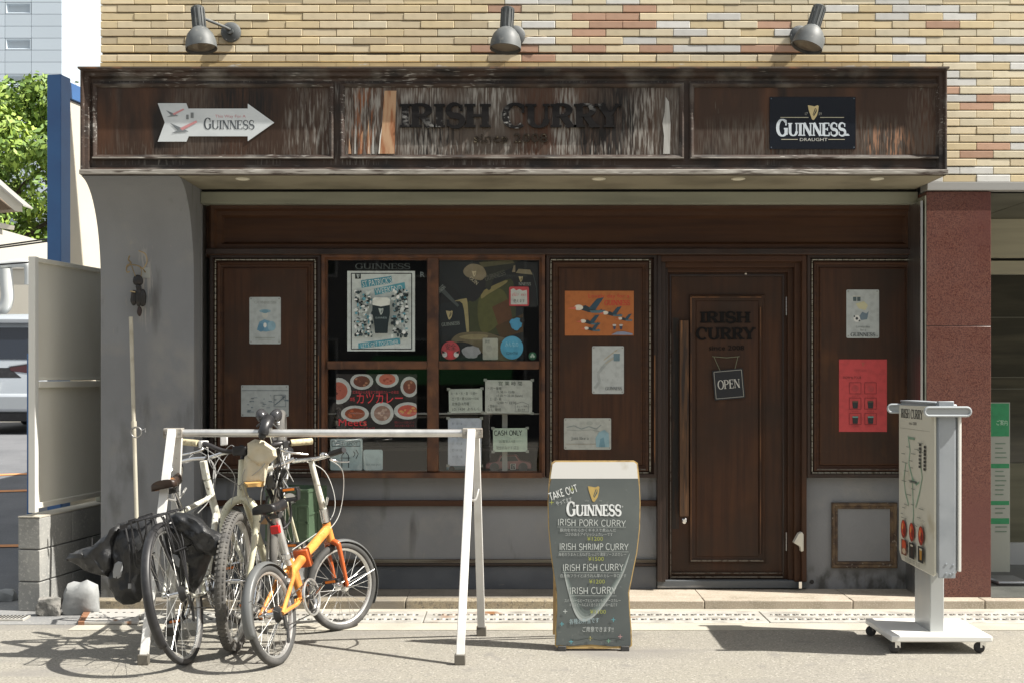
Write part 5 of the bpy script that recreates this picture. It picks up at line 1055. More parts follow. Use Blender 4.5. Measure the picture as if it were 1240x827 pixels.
for s in (1, -1):
    tb(b2, 'chain_stay', [bb, (.2, s*.05, .32), (0, s*.068, Rw)], .010, cream_p); tb(b2, 'seat_stay', [(.28, s*.012, .80), (.2, s*.05, .68), (0, s*.068, Rw)], .009, cream_p)
    tb(b2, 'fork_blade', [(.903, 0, .775), (.912, s*.045, .762), (.925, s*.080, .715), (.94, s*.088, .65), (.985, s*.082, .52), (1.05, s*.066, Rw)], [.023, .022, .021, .020, .016, .012], cream_p, ms, 4)
tb(b2, 'seat_post', [st, (.235, 0, .95)], .0145, chrome); saddle(b2, (.22, 0, .99), 0, saddle_m)
tb(b2, 'stem', [(.848, 0, .985), (.838, 0, 1.03), (.90, 0, 1.05)], .017, black_pl, ms)
hbp = [(.76, .345, 1.075), (.80, .27, 1.07), (.88, .19, 1.068), (.905, .10, 1.035), (.905, 0, 1.03), (.905, -.10, 1.035), (.88, -.19, 1.068), (.80, -.27, 1.07), (.76, -.345, 1.075)]
tb(b2, 'handlebar', hbp, .013, mk('black_handlebar', (.035,.033,.035), .35), ms, 5)
for s in (1, -1):
    tb(b2, 'cork_grip', [(.83, s*.25, 1.071), (.765, s*.355, 1.076)], .018, cork_m, ms)
    tb(b2, 'brake_lever', [(.86, s*.20, 1.06), (.90, s*.22, 1.035), (.90, s*.28, 1.02), (.86, s*.35, 1.01)], [.008, .007, .006, .005], chrome, ms, 4)
    bm = bmn(); obox(bm, (.85, s*.215, 1.066), (1, -s*.8, 0), (s*.8, 1, 0), (0, 0, 1), .018, .022, .02); obj('brake_clamp', T(ms, bm), white_p if s < 0 else black_pl, b2, local=True, bev=.004)
    cable(b2, [(.90, s*.2, 1.05), (.98, s*.1, 1.0), (.97, s*.02, .9), (.93, s*.05, .74)], ms); cable(b2, [(.90, s*.18, 1.05), (1.0, s*.13, .95), (.95, 0, .85), (.85, s*.02, .80)], ms)
bm = bmn(); obox(bm, (.93, 0, 1.035), (0, 1, 0), (1, 0, 0), (0, 0, 1), .036, .022, .024); obj('bar_clamp', T(ms, bm), black_pl, b2, local=True, bev=.005)
bm = bmn(); obox(bm, (.93, -.085, 1.095), (0, 1, .1), (1, 0, 0), (0, 0, 1), .020, .006, .032); obj('front_reflector', T(ms, bm), mk('white_reflector', (.8,.8,.8), .3), b2, local=True, bev=.008)
crank(b2, bb, 110, 1, .085, .17, chrome); chain(b2, bb, hub, .085, 1)
for s in (1, -1):
    bm = bmn()
    for i, zz in enumerate((.66, .60, .54, .48, .43)): lathe(bm, [(.005, 0), (.005, .005), (0, .006)], (.945+i*.018, -s*.0+s*.105-s*i*.0045, zz), (.2, s, 0), 8)
    obj('fork_bosses', T(ms, bm), dark_al, b2, local=True, kind='stuff')
cb = thing('handlebar_bag', 'cream cloth bag hanging below the swept handlebar', 'bag', P(307, 590, 6.8))
bgm = mk('cream_canvas', (.62,.56,.42), .75, layers=(((.48,.38,.2), 9, .55, .75),), bump=((25, .5, .012), (9, .5, .02)))
obj('bag_body', pillow(bmn(), [(296,553),(306,545),(320,550),(327,556),(324,570),(320,588),(300,590),(296,586)], 6.74, .06, 3, .007), bgm, cb)
obj('bag_flap', pillow(bmn(), [(299,536),(308,531),(320,534),(334,545),(335,554),(326,562),(314,566),(305,560),(299,552)], 6.70, .03, 6, .008), bgm, cb)
obj('bag_bottom', pillow(bmn(), [(296,583),(320,582),(318,589),(300,590)], 6.71, .075, 3, .004), mk('tan_leather', (.50,.30,.10), .6), cb)

# 3: orange folding bicycle
b3 = thing('bicycle', 'orange folding bicycle with small wheels and grey mudguards', 'bicycle', mat=place(P(338, 804, 6.29).to_2d().to_3d(), (.235, .86), -10), group='bicycles parked at the rack')
Rw = .250; bb = (.37, 0, .27); hub = (0, 0, Rw); fh = (.90, 0, Rw); hb_, ht = (.845, 0, .515), (.82, 0, .62)
ms = steering(hb_, ht, -28)
wheel(b3, hub, Rw, .021, cassette=True, tyre=mk('grey_tyre', (.06,.06,.058), .75, layers=(((.11,.105,.10), 12, .5, .7),))); wheel(b3, fh, Rw, .021, ms, tyre=MC['grey_tyre'])
tb(b3, 'front_main_tube', [(.47, 0, .475), (.82, 0, .585)], .027, orange_p, k=16); tb(b3, 'rear_main_tube', [(.445, 0, .47), (.30, 0, .42), (.28, 0, .40)], [.027, .025, .021], orange_p, k=16)
bm = bmn(); obox(bm, (.458, 0, .472), (1, 0, .3), (0, 1, 0), (-.3, 0, 1), .02, .042, .05); obj('frame_hinge', bm, orange_d, b3, local=True, bev=.006)
tb(b3, 'hinge_lever', [(.47, -.045, .475), (.56, -.05, .50)], .008, chrome)
tb(b3, 'seat_tube', [bb, (.28, 0, .50)], .020, orange_p); tb(b3, 'down_stay', [(.33, 0, .43), bb], .022, orange_p); tb(b3, 'head_tube', [hb_, ht], .024, orange_p)
for s in (1, -1):
    tb(b3, 'chain_stay', [bb, (.2, s*.045, .26), (0, s*.062, Rw)], .011, orange_p); tb(b3, 'seat_stay', [(.29, s*.018, .44), (.22, s*.045, .40), (0, s*.062, Rw)], .011, orange_p)
    tb(b3, 'fork_blade', [(.846, s*.0, .515), (.852, s*.045, .50), (.86, s*.052, .47), (.90, s*.05, Rw)], [.018, .017, .014, .010], orange_d, ms, 3)
tb(b3, 'seat_post', [(.285, 0, .46), (.225, 0, .73)], .0165, alu); saddle(b3, (.22, 0, .775), 2, saddle_m, W_=.15)
obj('seat_clamp', tube(bmn(), [(.275, 0, .495), (.270, 0, .52)], .027, 12), chrome, b3, local=True)
tb(b3, 'stem_hinge', [(.82, 0, .625), (.81, 0, .70)], .026, chrome, ms); tb(b3, 'stem', [(.81, 0, .69), (.745, 0, .975)], [.019, .016], offw_p, ms); tb(b3, 'handlebar', [(.75, .27, .965), (.748, .1, .978), (.745, 0, .985), (.748, -.1, .995), (.75, -.27, 1.03)], .0125, chrome, ms, 4)
for s in (1, -1):
    tb(b3, 'grip', [(.748, s*.17, .992-s*.02), (.75, s*.285, 1.0-s*.035)], .0165, black_pl, ms); tb(b3, 'brake_lever', [(.76, s*.15, .985), (.80, s*.17, .965), (.80, s*.26, .965)], [.006, .006, .004], chrome, ms, 3)
    cable(b3, [(.77, s*.13, .98), (.90, s*.08, .90), (.92, s*.03, .72), (.84, s*.03, .60), (.6, s*.035, .50)], ms, mk('white_cable', (.6,.6,.58), .4))
obj('stem_lever', tube(bmn(), [(.80, -.03, .72), (.79, -.05, .76)], .007, 8), chrome, b3, local=True)
obj('bell', lathe(bmn(), [(.022, 0), (.02, .012), (.01, .02), (0, .022)], ms @ V((.74, -.12, 1.005)), (-.3, 0, 1), 14), chrome, b3, local=True)
fender(b3, hub, Rw+.016, .056, 38, 196, fender_m); fender(b3, fh, Rw+.016, .052, -32, 96, fender_m, ms)
bm = bmn()
for s in (1, -1): tube(bm, [(0, s*.055, Rw), (-.24, s*.028, .36)], .0014, 5)
obj('fender_stay', bm, spoke_m, b3, local=True); bm = bmn()
for s in (1, -1): tube(bm, [(.90, s*.05, Rw), (1.13, s*.026, .31)], .0014, 5)
obj('fender_stay', T(ms, bm), spoke_m, b3, local=True)
crank(b3, bb, 20, -1, .085, .155, chrome, guard=True); chain(b3, bb, hub, .085, -1); derailleur(b3, hub, -1)
bm = bmn(); obox(bm, (.195, 0, .655), (1, 0, 0), (0, 1, 0), (0, 0, 1), .012, .026, .022); obj('rear_light', bm, refl_r, b3, local=True, bev=.006)
tb(b3, 'kickstand', [(.26, .05, .25), (.20, .17, .02)], .007, chrome)

# 4: small bicycle hooked over the bar by its saddle
b4 = thing('bicycle', 'grey folding bicycle hooked over the rack bar by its saddle', 'bicycle', mat=M.Translation(V((-1.30, -1.05, 0))), group='bicycles parked at the rack')
m4 = place((X(340, -.95), -.90, 0), (0, -1), 0).normalized() if False else None
hubw = P(341, 549, 7.05); cyl = b4
W[b4] = M.Translation(V((-1.30, -1.05, 0)))
mh = W[b4].inverted() @ (M.Translation(hubw) @ M.Rotation(R(-82), 4, 'Z'))       # wheel plane points away from the viewer
wheel(b4, (0, 0, 0), .245, .022, mh, nsp=36, tyre=rubber_g, cassette=True)
hub2 = P(333, 680, 7.1); mh2 = W[b4].inverted() @ (M.Translation(hub2) @ M.Rotation(R(-82), 4, 'Z')); wheel(b4, (0, 0, 0), .245, .022, mh2, tyre=rubber_g)
def w4(n, pts, r, m, sm=0): return obj(n, tube(bmn(), curve(pts, sm) if sm else pts, r, 12), m, b4)
grey_f = mk('silver_grey_frame', (.42,.42,.40), .35, .4)
w4('frame_tube', [P(334, 530, 6.85), P(336, 600, 6.92), P(334, 640, 7.0)], .020, grey_f, 4)
for s in (-1, 1): w4('wheel_fork', [P(337+s*10, 580, 6.98), P(341+s*9, 549, 7.05)], .009, grey_f); w4('wheel_fork', [P(334+s*8, 630, 7.0), P(333+s*9, 680, 7.1)], .009, grey_f)
w4('seat_post', [P(326, 515, 6.72), P(334, 545, 6.86)], .014, chrome)
w4('folded_handlebar', [P(322, 568, 6.75), P(340, 562, 6.76), P(356, 555, 6.78)], .011, chrome, 4); w4('handlebar_grip', [P(318, 570, 6.75), P(331, 566, 6.75)], .015, mk('pale_grip', (.6,.6,.56), .5))
bm = bmn(); c = P(351, 598, 6.8)
for s in (-1, 1): obox(bm, c+V((0, 0, s*.028)), (1, 0, .1), (0, 1, 0), (0, 0, 1), .045, .04, .008)
obox(bm, c+V((-.045, 0, 0)), (1, 0, 0), (0, 1, 0), (0, 0, 1), .005, .04, .03); obox(bm, c+V((.045, 0, 0)), (1, 0, 0), (0, 1, 0), (0, 0, 1), .005, .04, .03)
pe = obj('pedal', bm, black_pl, b4, bev=.003); bm = bmn(); obox(bm, c+V((0, -.042, .028)), (1, 0, .1), (0, 1, 0), (0, 0, 1), .03, .003, .006); obj('pedal_reflector', bm, refl_o, pe)
for k in range(9):
    a = random.uniform(322, 352); b = random.uniform(535, 575); e = a+random.uniform(-14, 14); g_ = b+random.uniform(35, 75); w4('cable', [P(a, b, 6.80), P((a+e)/2+random.uniform(-8, 8), (b+g_)/2, 6.74), P(e, g_, 6.86)], .0028, black_pl if k % 3 else MC['white_cable'], 5)
w4('brake_arm', [P(330, 566, 6.85), P(336, 578, 6.83), P(330, 592, 6.84)], .008, dark_al, 4); w4('brake_arm', [P(346, 566, 6.85), P(342, 578, 6.83), P(348, 590, 6.84)], .008, chrome, 4)
w4('rear_carrier', [P(324, 600, 6.8), P(322, 625, 6.8), P(340, 640, 6.8), P(352, 628, 6.85), P(350, 604, 6.85)], .007, black_pl, 4); w4('frame_tube', [P(324, 590, 6.95), P(346, 640, 7.0)], .014, black_pl)
bm = bmn(); obox(bm, P(328, 583, 6.8), (1, 0, .3), (0, 1, 0), (-.3, 0, 1), .024, .02, .035); obox(bm, P(344, 572, 6.82), (1, 0, -.4), (0, 1, 0), (.4, 0, 1), .018, .02, .026); obj('derailleur', bm, dark_al, b4, bev=.005)
w4('crank_arm', [P(340, 590, 6.86), P(345, 594, 6.82)], .010, chrome); obj('chainring', tube(bmn(), circ(P(340, 588, 6.87), .07, (.15, 1, 0), (0, 0, 1), 30), .005, 8, True), dark_al, b4)
bm = bmn()                                     # saddle hooked over the bar, nose towards the viewer
def sd(u, v, z): return P(326+u, v, z)
for s in (-1, 1):
    b_ = bmn(); sphere(b_, (0, 0, 0), 1, (1, 1, 1), 20)
    for v in b_.verts: k_ = 1-.35*max(0, -v.co.z); v.co = V((v.co.x*.033*k_, v.co.y*.05, v.co.z*.046)); v.co = M.Rotation(R(s*22), 3, 'Y') @ v.co; v.co += P(325.8+s*7.8, 504.5, 6.74)
    tm_ = bpy.data.meshes.new('x'); b_.to_mesh(tm_); bm.from_mesh(tm_); b_.free(); bpy.data.meshes.remove(tm_)
obj('saddle', bm, mk('shiny_grey_saddle', (.045,.045,.048), .2), b4)
bm = bmn(); tube(bm, curve([P(325, 508, 6.68), P(321, 517, 6.61), P(318, 526, 6.60)], 4), [.034]*4+[.028]*4+[.022], 14); sphere(bm, P(317.5, 527, 6.60), .021, n=12); obj('saddle_nose', bm, saddle_m, b4)
w4('saddle_rail', [P(311, 516, 6.66), P(318, 511, 6.64), P(328, 512, 6.64), P(336, 518, 6.66)], .005, dark_al, 4); sphere(bm2 := bmn(), P(337, 512, 6.66), .011); obj('bolt', bm2, chrome, b4)

# ------------------------------------------------------------------ crates and keg
green_c = mk('green_crate_plastic', (.085,.135,.08), .5, layers=(((.06,.10,.06), 5, .45, .7), ((.25,.3,.2), 40, .66, .78)))
def crate(px0, px1, py0, py1, d, dep, label, rot=0):
    Y = d-D; x0, x1, z0, z1 = X(px0, Y), X(px1, Y), Z(py1, Y), Z(py0, Y); c = V(((x0+x1)/2, Y, z0)); mt = M.Translation(c) @ M.Rotation(R(rot), 4, 'Z'); w_ = (x1-x0)/2; h = z1-z0
    t = thing('plastic_crate', label, 'crate', mat=mt)
    bm = bmn(); th = .012
    box(bm, -w_, w_, 0, dep, 0, .012)
    for (a, b, c_, e) in ((-w_, w_, 0, th), (-w_, w_, dep-th, dep), (-w_, -w_+th, th, dep-th), (w_-th, w_, th, dep-th)):
        box(bm, a, b, c_, e, .012, h*.74); 
        if e-c_ < .02:
            box(bm, a, -.06, c_, e, h*.74, h); box(bm, .06, b, c_, e, h*.74, h); box(bm, -.06, .06, c_, e, h*.92, h)
        else: box(bm, a, b, c_, e, h*.74, h)
    obj('crate_shell', bm, green_c, t, local=True)
    bm = bmn()
    for z in (.002, h*.35, h*.66, h-.018): box(bm, -w_-.004, w_+.004, -.006, 0, z, z+.014)
    for q_ in range(5): x = -w_+(2*w_-.012)*q_/4; box(bm, x, x+.012, -.006, 0, .016, h*.66)
    for y in (.0, dep*.5, dep-.012): box(bm, w_, w_+.006, y, y+.012, 0, h)
    for z in (.002, h*.5, h-.018): box(bm, w_, w_+.005, 0, dep, z, z+.014)
    obj('rib', bm, green_c, t, local=True)
    obj('handle_slot', box(bmn(), -w_*.5, -w_*.3, -.0008, 0, h*.42, h*.50), dark_i, t, local=True)
crate(320, 374, 592, 655, 7.75, .32, 'green plastic crate standing on the steel beer keg', -12)
kg = P(343, 720, 7.82); kt = thing('beer_keg', 'grey steel beer keg under the green crate', 'keg', (kg.x, kg.y+.03, .058))
kz = .058; kr = .118; c0 = V((kg.x, kg.y+.03, kz)); hk = Z(655, -.2)-kz-.004
km = mk('dull_steel_keg', (.36,.36,.35), .45, .55, layers=(((.22,.22,.21), 6, .45, .7),))
obj('keg_body', lathe(bmn(), [(kr*.8, 0), (kr, .02), (kr, hk*.3), (kr+.008, hk*.34), (kr, hk*.38), (kr, hk*.60), (kr+.008, hk*.64), (kr, hk*.68), (kr*.98, hk*.82), (kr*.7, hk*.86), (0, hk*.86)], c0, n=32), km, kt)
obj('keg_collar', lathe(bmn(), [(kr*.96, hk*.84), (kr*.99, hk*.98), (kr*.97, hk), (kr*.93, hk), (kr*.92, hk*.85)], c0, n=32), km, kt)
bm = bmn()
for a in (-150, -90, -30): obox(bm, c0+V((math.cos(R(a))*(kr*.99), math.sin(R(a))*(kr*.99), hk*.92)), (-math.sin(R(a)), math.cos(R(a)), 0), (math.cos(R(a)), math.sin(R(a)), 0), (0, 0, 1), .025, .004, .011)
obj('handle_hole', bm, dark_i, kt, bev=.003)
pbm = bmn(); prism(pbm, [(315,634),(322,625),(332,626),(336,635)], lambda u, v, t: P(u, v, 7.1+.2*t)); obj('wooden_board', pbm, mk('raw_wood_board', (.5,.3,.16), .7), label='small raw wooden board under the black saddle', cat='board')

# ------------------------------------------------------------------ pint shaped chalkboard
dB = 6.66; YB_ = dB-D; tilt = .09
def bconv(u, v, w_):      # board leans back slightly, u v in photo pixels at the board
    z = Z(v, YB_); y = YB_+(z-.03)*tilt*.9-.045; return V((X(u, YB_), y-w_, z))
Lf = [(668,560.5),(665,580),(663.2,608),(664,640),(666.5,668),(670,694),(673,716),(673.2,740),(672,760),(671.5,779)]
Rg = [(773,560.5),(775,580),(776,608),(775,640),(771.5,668),(766,694),(761.5,716),(762.5,740),(764,760),(764.5,779)]
def smp(L_):
    o_ = []
    for i in range(len(L_)-1):
        for k in range(3): t = k/3; o_.append((L_[i][0]+(L_[i+1][0]-L_[i][0])*t, L_[i][1]+(L_[i+1][1]-L_[i][1])*t))
    return o_+[L_[-1]]
outl = [(672,558),(769,558)]+Rg+[(760,782.5),(676,782.5)]+Lf[::-1]
cb_ = thing('chalkboard', 'pint glass shaped chalkboard menu with white froth top beside the door', 'sign', bconv(718, 783, 0)-V((0, 0, 0)))
obj('board', prism(bmn(), [(cx_+.0, cy_) for cx_, cy_ in outl], lambda u, v, t: bconv(u, v, -.018*t)), mk('yellow_plywood_edge', (.48,.33,.13), .7, layers=(((.2,.13,.06), 20, .5, .68),)), cb_)
ins = lambda L_, s, a: [(x+s*a, y) for x, y in L_ if y > 579.5 and y < 775]
jg = lambda x, y, s: (x+s*(1.1+max(0, (y-680)/100)*1.6*abs(noise.noise(V((y*.17, s*5, 0))))*2), y)
face = [(668,579.5),(773,579.5)]+[jg(x, y, -1) for x, y in smp(Rg) if y > 580]+[(758,779),(740,780),(715,777.5),(690,779.5),(677,778)]+[jg(x, y, 1) for x, y in smp(Lf)[::-1] if y > 580]
slate = mk('grey_green_chalkboard', (.075,.088,.088), .6, layers=(((.11,.125,.12), 3, .4, .7), ((.17,.18,.175), 30, .66, .8)))
obj('slate_face', prism(bmn(), face, lambda u, v, t: bconv(u, v, .0022-.0020*t)), slate, cb_)
obj('froth_top', prism(bmn(), [(673,559.5),(768.5,559.5),(771.6,562),(773,579.5),(666.8,579.5),(669.4,562)], lambda u, v, t: bconv(u, v, .0026-.0024*t)), mk('white_froth_paint', (.66,.66,.64), .5, layers=(((.5,.47,.4), 8, .62, .78),)), cb_)
for (a, b) in ((675, 685), (751, 761)): obj('foot', box(bmn(), X(a, YB_), X(b, YB_), bconv(a, 782, 0).y-.012, bconv(a, 782, 0).y+.03, 0, bconv(a, 782, 0).z+.012), mk('dark_foot_wood', (.05,.05,.05), .7), cb_, bev=.003)
bm = bmn()
for u in (676, 760):
    a, b = bconv(u, 565, -.03), V((X(u, YB_), YB_+.33, .012)); ax = (b-a).normalized(); obox(bm, (a+b)/2, ax, (1, 0, 0), ax.cross(V((1, 0, 0))), (b-a).length/2, .018, .009)
q1, q2 = bconv(676, 565, -.03), bconv(760, 565, -.03); obox(bm, (q1+q2)/2, (1, 0, 0), (0, 1, 0), (0, 0, 1), .18, .012, .02)
obj('rear_leg', bm, mk('plain_pine', (.45,.32,.17), .7), cb_)
p = Print(cb_, lambda u, v, w_: bconv(u, v, w_+.0024)); wt = '#c9cdcb'; ch = '#bcc2bf'
bm = bmn()      # printed glass highlight
c2 = lambda L_: [(q.x, q.y) for q in curve([(a, b, 0) for a, b in L_], 5)]
hl = c2([(681.5,686),(685,704),(690,724),(696,741),(704,750),(714,748),(727,736),(743,714),(755,692),(763,668)])
for k, (c_, a_, tl_) in enumerate((('#5c6664', 13, 1), ('#6f7977', 9.5, 1), ('#89928f', 6, 1), ('#a3aaa8', 3, 1))):
    inn = []
    for m_, (x, y) in enumerate(hl):
        t = m_/(len(hl)-1); wdt = a_*math.sin(math.pi*t)**.7; inn.append((x+(721-x)*wdt/45, y+(690-y)*wdt/60))
    for m_ in range(len(hl)-1): p.poly([hl[m_], hl[m_+1], inn[m_+1], inn[m_]], c_, 'highlight_print', m_ == 0)
p.harp(719, 598, 19, '#b39a5c', '#4d5755'); p.text('1759', 708, 607, 2, '#8f9490', wid=5); p.text('TM', 725, 607, 2, '#8f9490', wid=4)
p.text('G', 686.5, 624, 16.5, '#dfe3e3', wid=10.5, font='serif', thick=.26, thin=.1); p.text('UINNESS', 697.5, 624, 13, '#dfe3e3', wid=55, font='serif', thick=.24, thin=.1); p.text('®', 753, 614, 1.8, '#dfe3e3')
p.text('TAKE OUT', 666.5, 606, 8.6, '#d8dcda', wid=36, font='chalk', thick=.15, rot=19, track=.04); p.text('やってます', 674, 612, 4.5, '#c5cac8', wid=20, rot=17)
for t, y, x0, wd in (('IRISH PORK CURRY', 635.5, 675, 83), ('IRISH SHRIMP CURRY', 665, 677, 84), ('IRISH FISH CURRY', 690, 681, 74), ('IRISH CURRY', 717.5, 689, 57)):
    p.text(t, x0, y, 7.6, ch, wid=wd, font='chalk', thick=.11, rot=random.uniform(-1.2, 1.2)); p.line([(x0, y+2), (x0+wd, y+2.3)], .55, '#99a19e', 'underline')
for ts, x0, y0, wd in ((('豚肉をやわらかくギネスで煮込んだ', 'コクのあるアイリッシュカレーです'), 678, 643, 68), (('海老のうまみと玉ねぎたっぷり濃厚ソースのカレー',), 676, 672, 82), (('白身魚フライとほうれん草のカレー辛口です',), 678, 697.5, 80), (('スパイシーなビーフとじゃがいものソースカレー', 'ギネスビールによく合うおすすめの一品です'), 683, 727, 68)):
    for i, t in enumerate(ts): p.text(t, x0+i*6, y0+i*5, 3.3, '#a9afad', wid=wd-i*10)
for t, x, y in (('¥1200', 711, 654), ('¥1500', 712, 678), ('¥1200', 713, 705), ('¥1100', 714, 741)): p.text(t, x, y, 5, '#9aa04e', wid=19, n='price')
p.text('各種お弁当です', 689, 753, 5, '#9fb3b8', wid=36, rot=3); p.text('ご用意できます!!', 704, 762, 5, '#b9bfbd', wid=38)
for (x, y, c_) in ((680,753,'#5fa3ae'), (742,748,'#5fa3ae'), (750,768,'#b78f8f'), (691,774,'#5fa3ae'), (736,773,'#79a58c'), (714,770,'#b9b06a'), (684,738,'#b9bfbd'), (693,592,'#9aa04e'), (668,608,'#9aa04e')):
    p.line([(x-2.5, y), (x+2.5, y)], .8, c_); p.line([(x, y-2.5), (x, y+2.5)], .8, c_)
for k in range(14): x = 690+k*4.6; p.line([(x, 771+math.sin(k)*1.2), (x+4.6, 771+math.sin(k+1)*1.2)], .6, '#2c3433')
p.done()

# ------------------------------------------------------------------ wheeled sign box at the right
sg = thing('light_box_sign', 'white wheeled sign box on a post with a curry menu on its side', 'sign', (2.2, -1.25, 0))
SX0, SX1, SY0, SY1, SZ0, SZ1 = 2.154, 2.272, -1.55, -.95, .418, 1.292
greym = mk('grey_blue_metal', (.36,.39,.42), .45, .2, layers=(((.27,.3,.33), 5, .45, .7), ((.2,.16,.12), 50, .7, .78)), bump=((9, .15, .004),))
obj('box_core', box(bmn(), SX0+.006, SX1-.006, SY0+.004, SY1-.002, SZ0+.01, SZ1-.004), greym, sg, bev=.006)
zc = .09
pf = lambda u, v, t: V((SX0-.004+.010*t, u, v))
obj('menu_face', prism(bmn(), [(SY1, SZ0+.05), (SY1-.05, SZ0), (SY0+.03, SZ0-.008), (SY0+.002, SZ0+.006), (SY0+.002, SZ1-.03), (SY0+.002, SZ1-.014), (SY1, SZ1-.02)], pf), mk('aged_white_acrylic', (.66,.65,.56), .3, layers=(((.5,.46,.34), 5, .6, .75),)), sg, bev=.004)
obj('back_face', prism(bmn(), [(SY1, SZ0+.05), (SY0-.01, SZ0+.02), (SY0-.012, SZ1-.02), (SY1, SZ1-.02)], lambda u, v, t: V((SX1-.006+.016*t, u, v))), mk('bright_white_acrylic', (.8,.8,.76), .3), sg, bev=.004)
obj('end_cover', box(bmn(), SX0+.012, SX1-.020, SY0-.012, SY0+.003, SZ0-.012, SZ1-.06), greym, sg, bev=.004)
bm = bmn(); box(bm, SX0+.012, SX1-.028, SY0-.012, SY0+.02, SZ1-.058, SZ1+.012); box(bm, SX0+.002, SX1-.02, SY0+.021, SY1-.002, SZ1-.004, SZ1+.006); obj('top_cover', bm, greym, sg, bev=.003)
for yy in (SY0-.022, SY1+.008):
    bm = bmn(); zz = SZ1-.040; pts_ = [(SX0-.062, zz)]+[(SX0-.062+.016*(1-math.cos(R(a)))*0, zz) for a in ()]
    cp = []
    for cx_, a0 in ((SX1+.028, -90), (SX0-.045, 90)): cp += [(cx_+.021*math.cos(R(a0+q_)), zz+.021*math.sin(R(a0+q_))) for q_ in range(0, 181, 20)]
    loopp = [V((a, yy-.012, b)) for a, b in cp]
    tube(bm, loopp, .0065, 8, True); prism(bm, [(a*1.0, b) for a, b in cp], lambda u, v, t: V((u, yy-.010+.02*t, v))); obj('handle', bm, mk('grey_handle', (.42,.45,.47), .4, .3), sg)
bm = bmn(); 
for (y, z) in ((.03, .06), (.09, .05)): pass
for (x, z) in ((.05, .06), (.085, .055), (.05, .012), (.07, .008), (.085, .014)): lathe(bm, [(.006, 0), (.005, .003), (0, .003)], (SX0+x, SY0-.012, SZ0+z), (0, -1, 0), 8)
obj('rivet', bm, greym, sg, kind='stuff')
obj('post', box(bmn(), 2.19, 2.262, -1.36, -1.10, .088, SZ0+.02), mk('white_post_metal', (.45,.47,.47), .35, .2, layers=(((.5,.5,.48), (9,9,2), .5, .75),)), sg, bev=.004)
obj('base_plate', box(bmn(), 1.955, 2.475, -1.47, -.98, .062, .094), mk('white_base_paint', (.78,.78,.75), .35, layers=(((.35,.32,.26), 6, .66, .76),)), sg, bev=.006)
for (x, y) in ((1.99, -1.435), (2.43, -1.435), (1.99, -1.01), (2.43, -1.01)):
    bm = bmn(); lathe(bm, [(0, -.012), (.022, -.012), (.028, -.008), (.028, .008), (.022, .012), (0, .012)], (x-.012, y, .029), (.4, 1, 0), 18); cw = obj('caster_wheel', bm, rubber, sg)
    bm = bmn(); box(bm, x-.012, x+.016, y-.017, y-.014, .03, .063); box(bm, x-.012, x+.016, y+.014, y+.017, .03, .063); obj('caster_fork', bm, chrome, cw)
fw = SY1-SY0
def sconv(u, v, w_): return V((SX0-.0045-w_, SY1-u*fw, SZ0+v*(SZ1-SZ0)))       # u 0 far .. 1 near
p = Print(sg, sconv, sv=1, step=.00015)
p.text('IRISH CURRY', .07, .90, .055, '#3a3a38', wid=.62, font='serif', thick=.2, thin=.08); p.text('since 2008', .30, .862, .018, '#5a5a56', wid=.22); p.rect(.04, .832, .88, .834, '#a8a698')
gr = '#8fb39a'
p.line([(.28,.79),(.34,.70),(.30,.62),(.40,.54),(.42,.42),(.44,.30),(.40,.22)], .018, gr); p.line([(.22,.62),(.16,.52),(.20,.44),(.30,.36)], .014, gr); p.line([(.62,.66),(.68,.55),(.60,.45),(.50,.36)], .014, gr); p.line([(.40,.54),(.52,.50),(.60,.52)], .012, gr)
p.rect(.30, .77, .48, .785, '#7f9a86'); p.rect(.34, .505, .54, .52, '#5f6a62')
for k in range(9): 
    y = .74-k*.022
    if k < 7: p.rect(.60, y, .66, y+.014, '#4a4a48'); p.rect(.73, y-.01, .79, y+.006, '#3c3c3a')
for k in range(26): 
    x = random.uniform(.06, .7); y = random.uniform(.24, .76); p.rect(x, y, x+random.uniform(.06, .16), y+.005, '#8b8f86')
for k in range(3): p.text('アイリッシュカレー', .58, .22+k*.035, .014, '#77776f', wid=.22)
for k, x in enumerate((.12, .36, .62)):
    p.ell(x+.07, .205-.0, .072, .058, '#8a2414'); p.ell(x+.07, .21, .055, .045, '#c8452a'); p.ell(x+.09, .20, .03, .028, '#7a1c12'); p.ell(x+.05, .22, .02, .02, '#e08a4a')
for k, x in enumerate((.14, .37, .62)):
    p.rect(x, .045, x+.15, .14, '#16181a' if k else '#6a2c1c'); 
    if k == 0: p.ell(x+.075, .11, .06, .03, '#c8502c'); p.ell(x+.08, .07, .05, .018, '#c9b49a')
    else: p.poly([(x+.04, .125), (x+.11, .125), (x+.10, .06), (x+.05, .06)], '#2a1a14' if k == 1 else '#b5822f'); p.rect(x+.04, .118, x+.11, .13, '#cfc8b4')
for k in range(3): p.text('営業時間 11:30 - 22:00', .25, .026-k*.010+.004, .007, '#6f6f68', wid=.42)
p.done()

